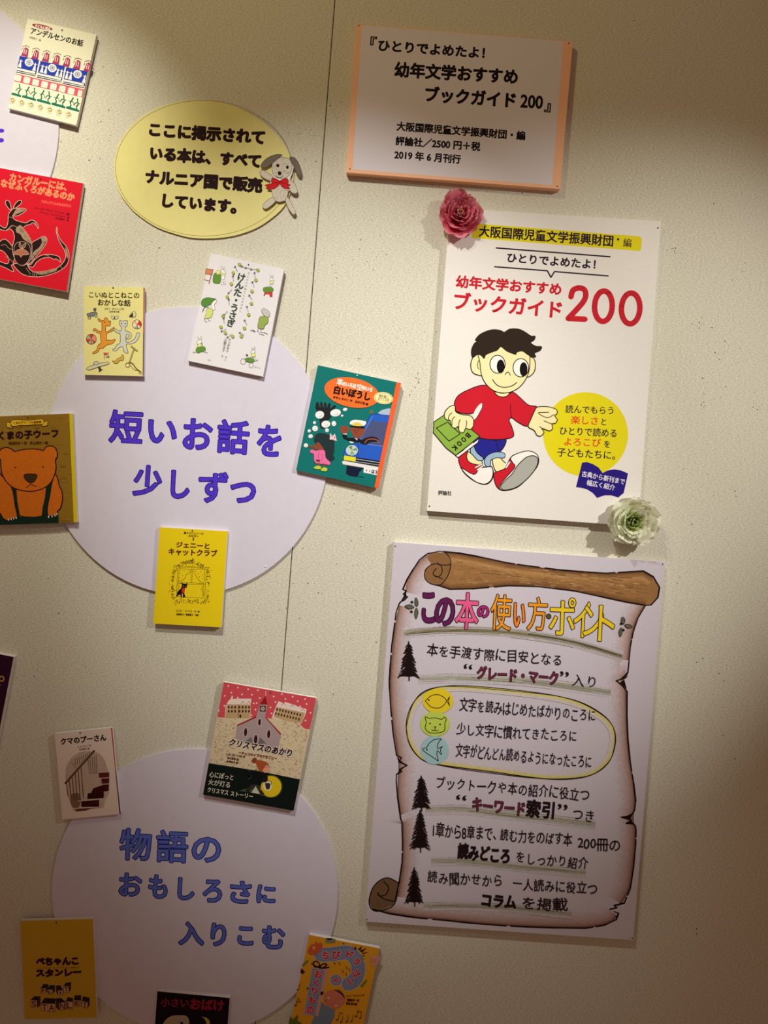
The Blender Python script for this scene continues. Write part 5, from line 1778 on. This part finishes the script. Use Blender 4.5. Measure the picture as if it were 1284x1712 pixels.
def petal_mat(name, inner, outer, rim):
    m = bpy.data.materials.new(name)
    m.use_nodes = True
    nt = m.node_tree
    b_ = nt.nodes['Principled BSDF']
    b_.inputs['Roughness'].default_value = 0.6
    b_.inputs['Specular IOR Level'].default_value = 0.25
    at = nt.nodes.new('ShaderNodeAttribute')
    at.attribute_name = 'along'
    cr = nt.nodes.new('ShaderNodeValToRGB')
    e = cr.color_ramp.elements
    e[0].position, e[0].color = 0.1, lin(inner)
    e[1].position, e[1].color = 0.97, lin(rim)
    k = cr.color_ramp.elements.new(0.6)
    k.color = lin(outer)
    nt.links.new(at.outputs['Fac'], cr.inputs[0])
    nt.links.new(cr.outputs[0], b_.inputs['Base Color'])
    tr = nt.nodes.new('ShaderNodeBsdfTranslucent')
    nt.links.new(cr.outputs[0], tr.inputs[0])
    mx = nt.nodes.new('ShaderNodeMixShader')
    mx.inputs[0].default_value = 0.42
    nt.links.new(b_.outputs[0], mx.inputs[1])
    nt.links.new(tr.outputs[0], mx.inputs[2])
    nt.links.new(mx.outputs[0], nt.nodes['Material Output'].inputs['Surface'])
    return m


def flower(name, px, py, back, R, H, rings, mat, centre_mat, label, seed, ruffle):
    r_ = random.Random(seed)
    root_p = P(px, py, back)
    root = thing(name, root_p, label, 'flower')
    for ring, (n, r0, r1, tilt, wid, m_) in enumerate(rings):
        for i in range(n):
            ang = 2 * math.pi * (i + r_.uniform(-.25, .25) + ring * .37) / n
            L = (r1 - r0) * R * r_.uniform(.85, 1.12)
            W = wid * R * r_.uniform(.85, 1.15)
            tl = math.radians(tilt + r_.uniform(-9, 9))
            nu, nv = 8, 6
            vs, al = [], []
            ph = r_.uniform(0, 6)
            for v in range(nv + 1):
                t = v / nv
                hw = W * (math.sin(math.pi * min(t * .62 + .14, 1)) ** .8)
                if t > .85:
                    hw *= 1 - (t - .85) * 1.6
                for u in range(nu + 1):
                    s = u / nu * 2 - 1
                    cup = .28 * W * s * s * (.4 + t)
                    ruf = ruffle * R * t * t * (math.sin(s * 7 + ph) * .6 + math.sin(s * 13 + ph * 2) * .4)
                    edge = -abs(s) ** 3 * .10 * L * t + ruf * .35
                    # local: a along petal, b across, c out of the wall
                    curl = t * t * .30 * L
                    aa = t * L + edge
                    c_ = math.sin(tl) * aa + curl * math.cos(tl) * .5 + cup + ruf
                    rad = r0 * R + math.cos(tl) * aa - curl * math.sin(tl) * .5
                    bb = hw * s
                    vs.append(root_p + Vector((rad * math.cos(ang) - bb * math.sin(ang), -(H * (.12 + .10 * ring) + c_ * .75), rad * math.sin(ang) + bb * math.cos(ang))))
                    al.append(min(1, t * .96 + .04 * abs(s)))
            fs = []
            for v in range(nv):
                for u in range(nu):
                    k = v * (nu + 1) + u
                    fs.append((k, k + 1, k + nu + 2, k + nu + 1))
            # keep the petal in front of the board
            vs = [Vector((p.x, min(p.y, -back - .0006), p.z)) for p in vs]
            o = mesh_obj('petal', vs, fs, m_ or mat, root, None, True)
            at = o.data.attributes.new('along', 'FLOAT', 'POINT')
            at.data.foreach_set('value', al)
    # calyx disc pressed against the board
    vs, fs = [], []
    n = 14
    for (rr, y) in ((.34 * R, 0), (.30 * R, .35 * H), (.05 * R, .5 * H)):
        for i in range(n):
            aa = 2 * math.pi * i / n
            vs.append(root_p + Vector((rr * math.cos(aa), -y, rr * math.sin(aa))))
    for k in range(2):
        for i in range(n):
            j = (i + 1) % n
            fs.append((k * n + i, k * n + j, (k + 1) * n + j, (k + 1) * n + i))
    fs.append(tuple(range(2 * n, 3 * n)))
    mesh_obj('flower_base', vs, fs, centre_mat, root, None, True)
    return root


M_PK = petal_mat('pink_petal', (150, 20, 50), (216, 76, 104), (238, 160, 176))
M_PK2 = petal_mat('pale_inner_petal', (200, 120, 96), (226, 150, 130), (240, 190, 176))
M_WH = petal_mat('white_petal', (198, 212, 130), (238, 240, 214), (250, 248, 238))
M_WG = petal_mat('green_inner_petal', (70, 92, 20), (186, 202, 110), (226, 232, 176))
M_PKC = base_mat('flower_base_red', (120, 24, 44), .8, .2, noise=(200, .2))
M_WHC = base_mat('flower_base_green', (88, 104, 36), .8, .2, noise=(200, .2))
flower('pink_flower', 768, 362, .0140, .047, .026,
       [(9, .22, 1.02, 14, .42, None), (8, .16, .92, 30, .38, None), (8, .12, .80, 46, .34, None), (7, .08, .62, 58, .26, None), (6, .04, .44, 70, .17, M_PK2), (4, .01, .3, 78, .1, M_PK2)],
       M_PK, M_PKC, 'crumpled pink artificial flower on the top left corner of the white book guide poster', 11, .10)
flower('white_flower', 1054, 872, .0140, .052, .030,
       [(8, .24, 1.0, 12, .50, None), (7, .18, .96, 26, .50, None), (7, .14, .90, 40, .44, None), (6, .16, .76, 54, .36, None), (6, .12, .50, 66, .22, M_WG), (6, .06, .32, 74, .12, M_WG)],
       M_WH, M_WHC, "ruffled white artificial flower with a green heart at the poster's bottom right corner", 23, .13)
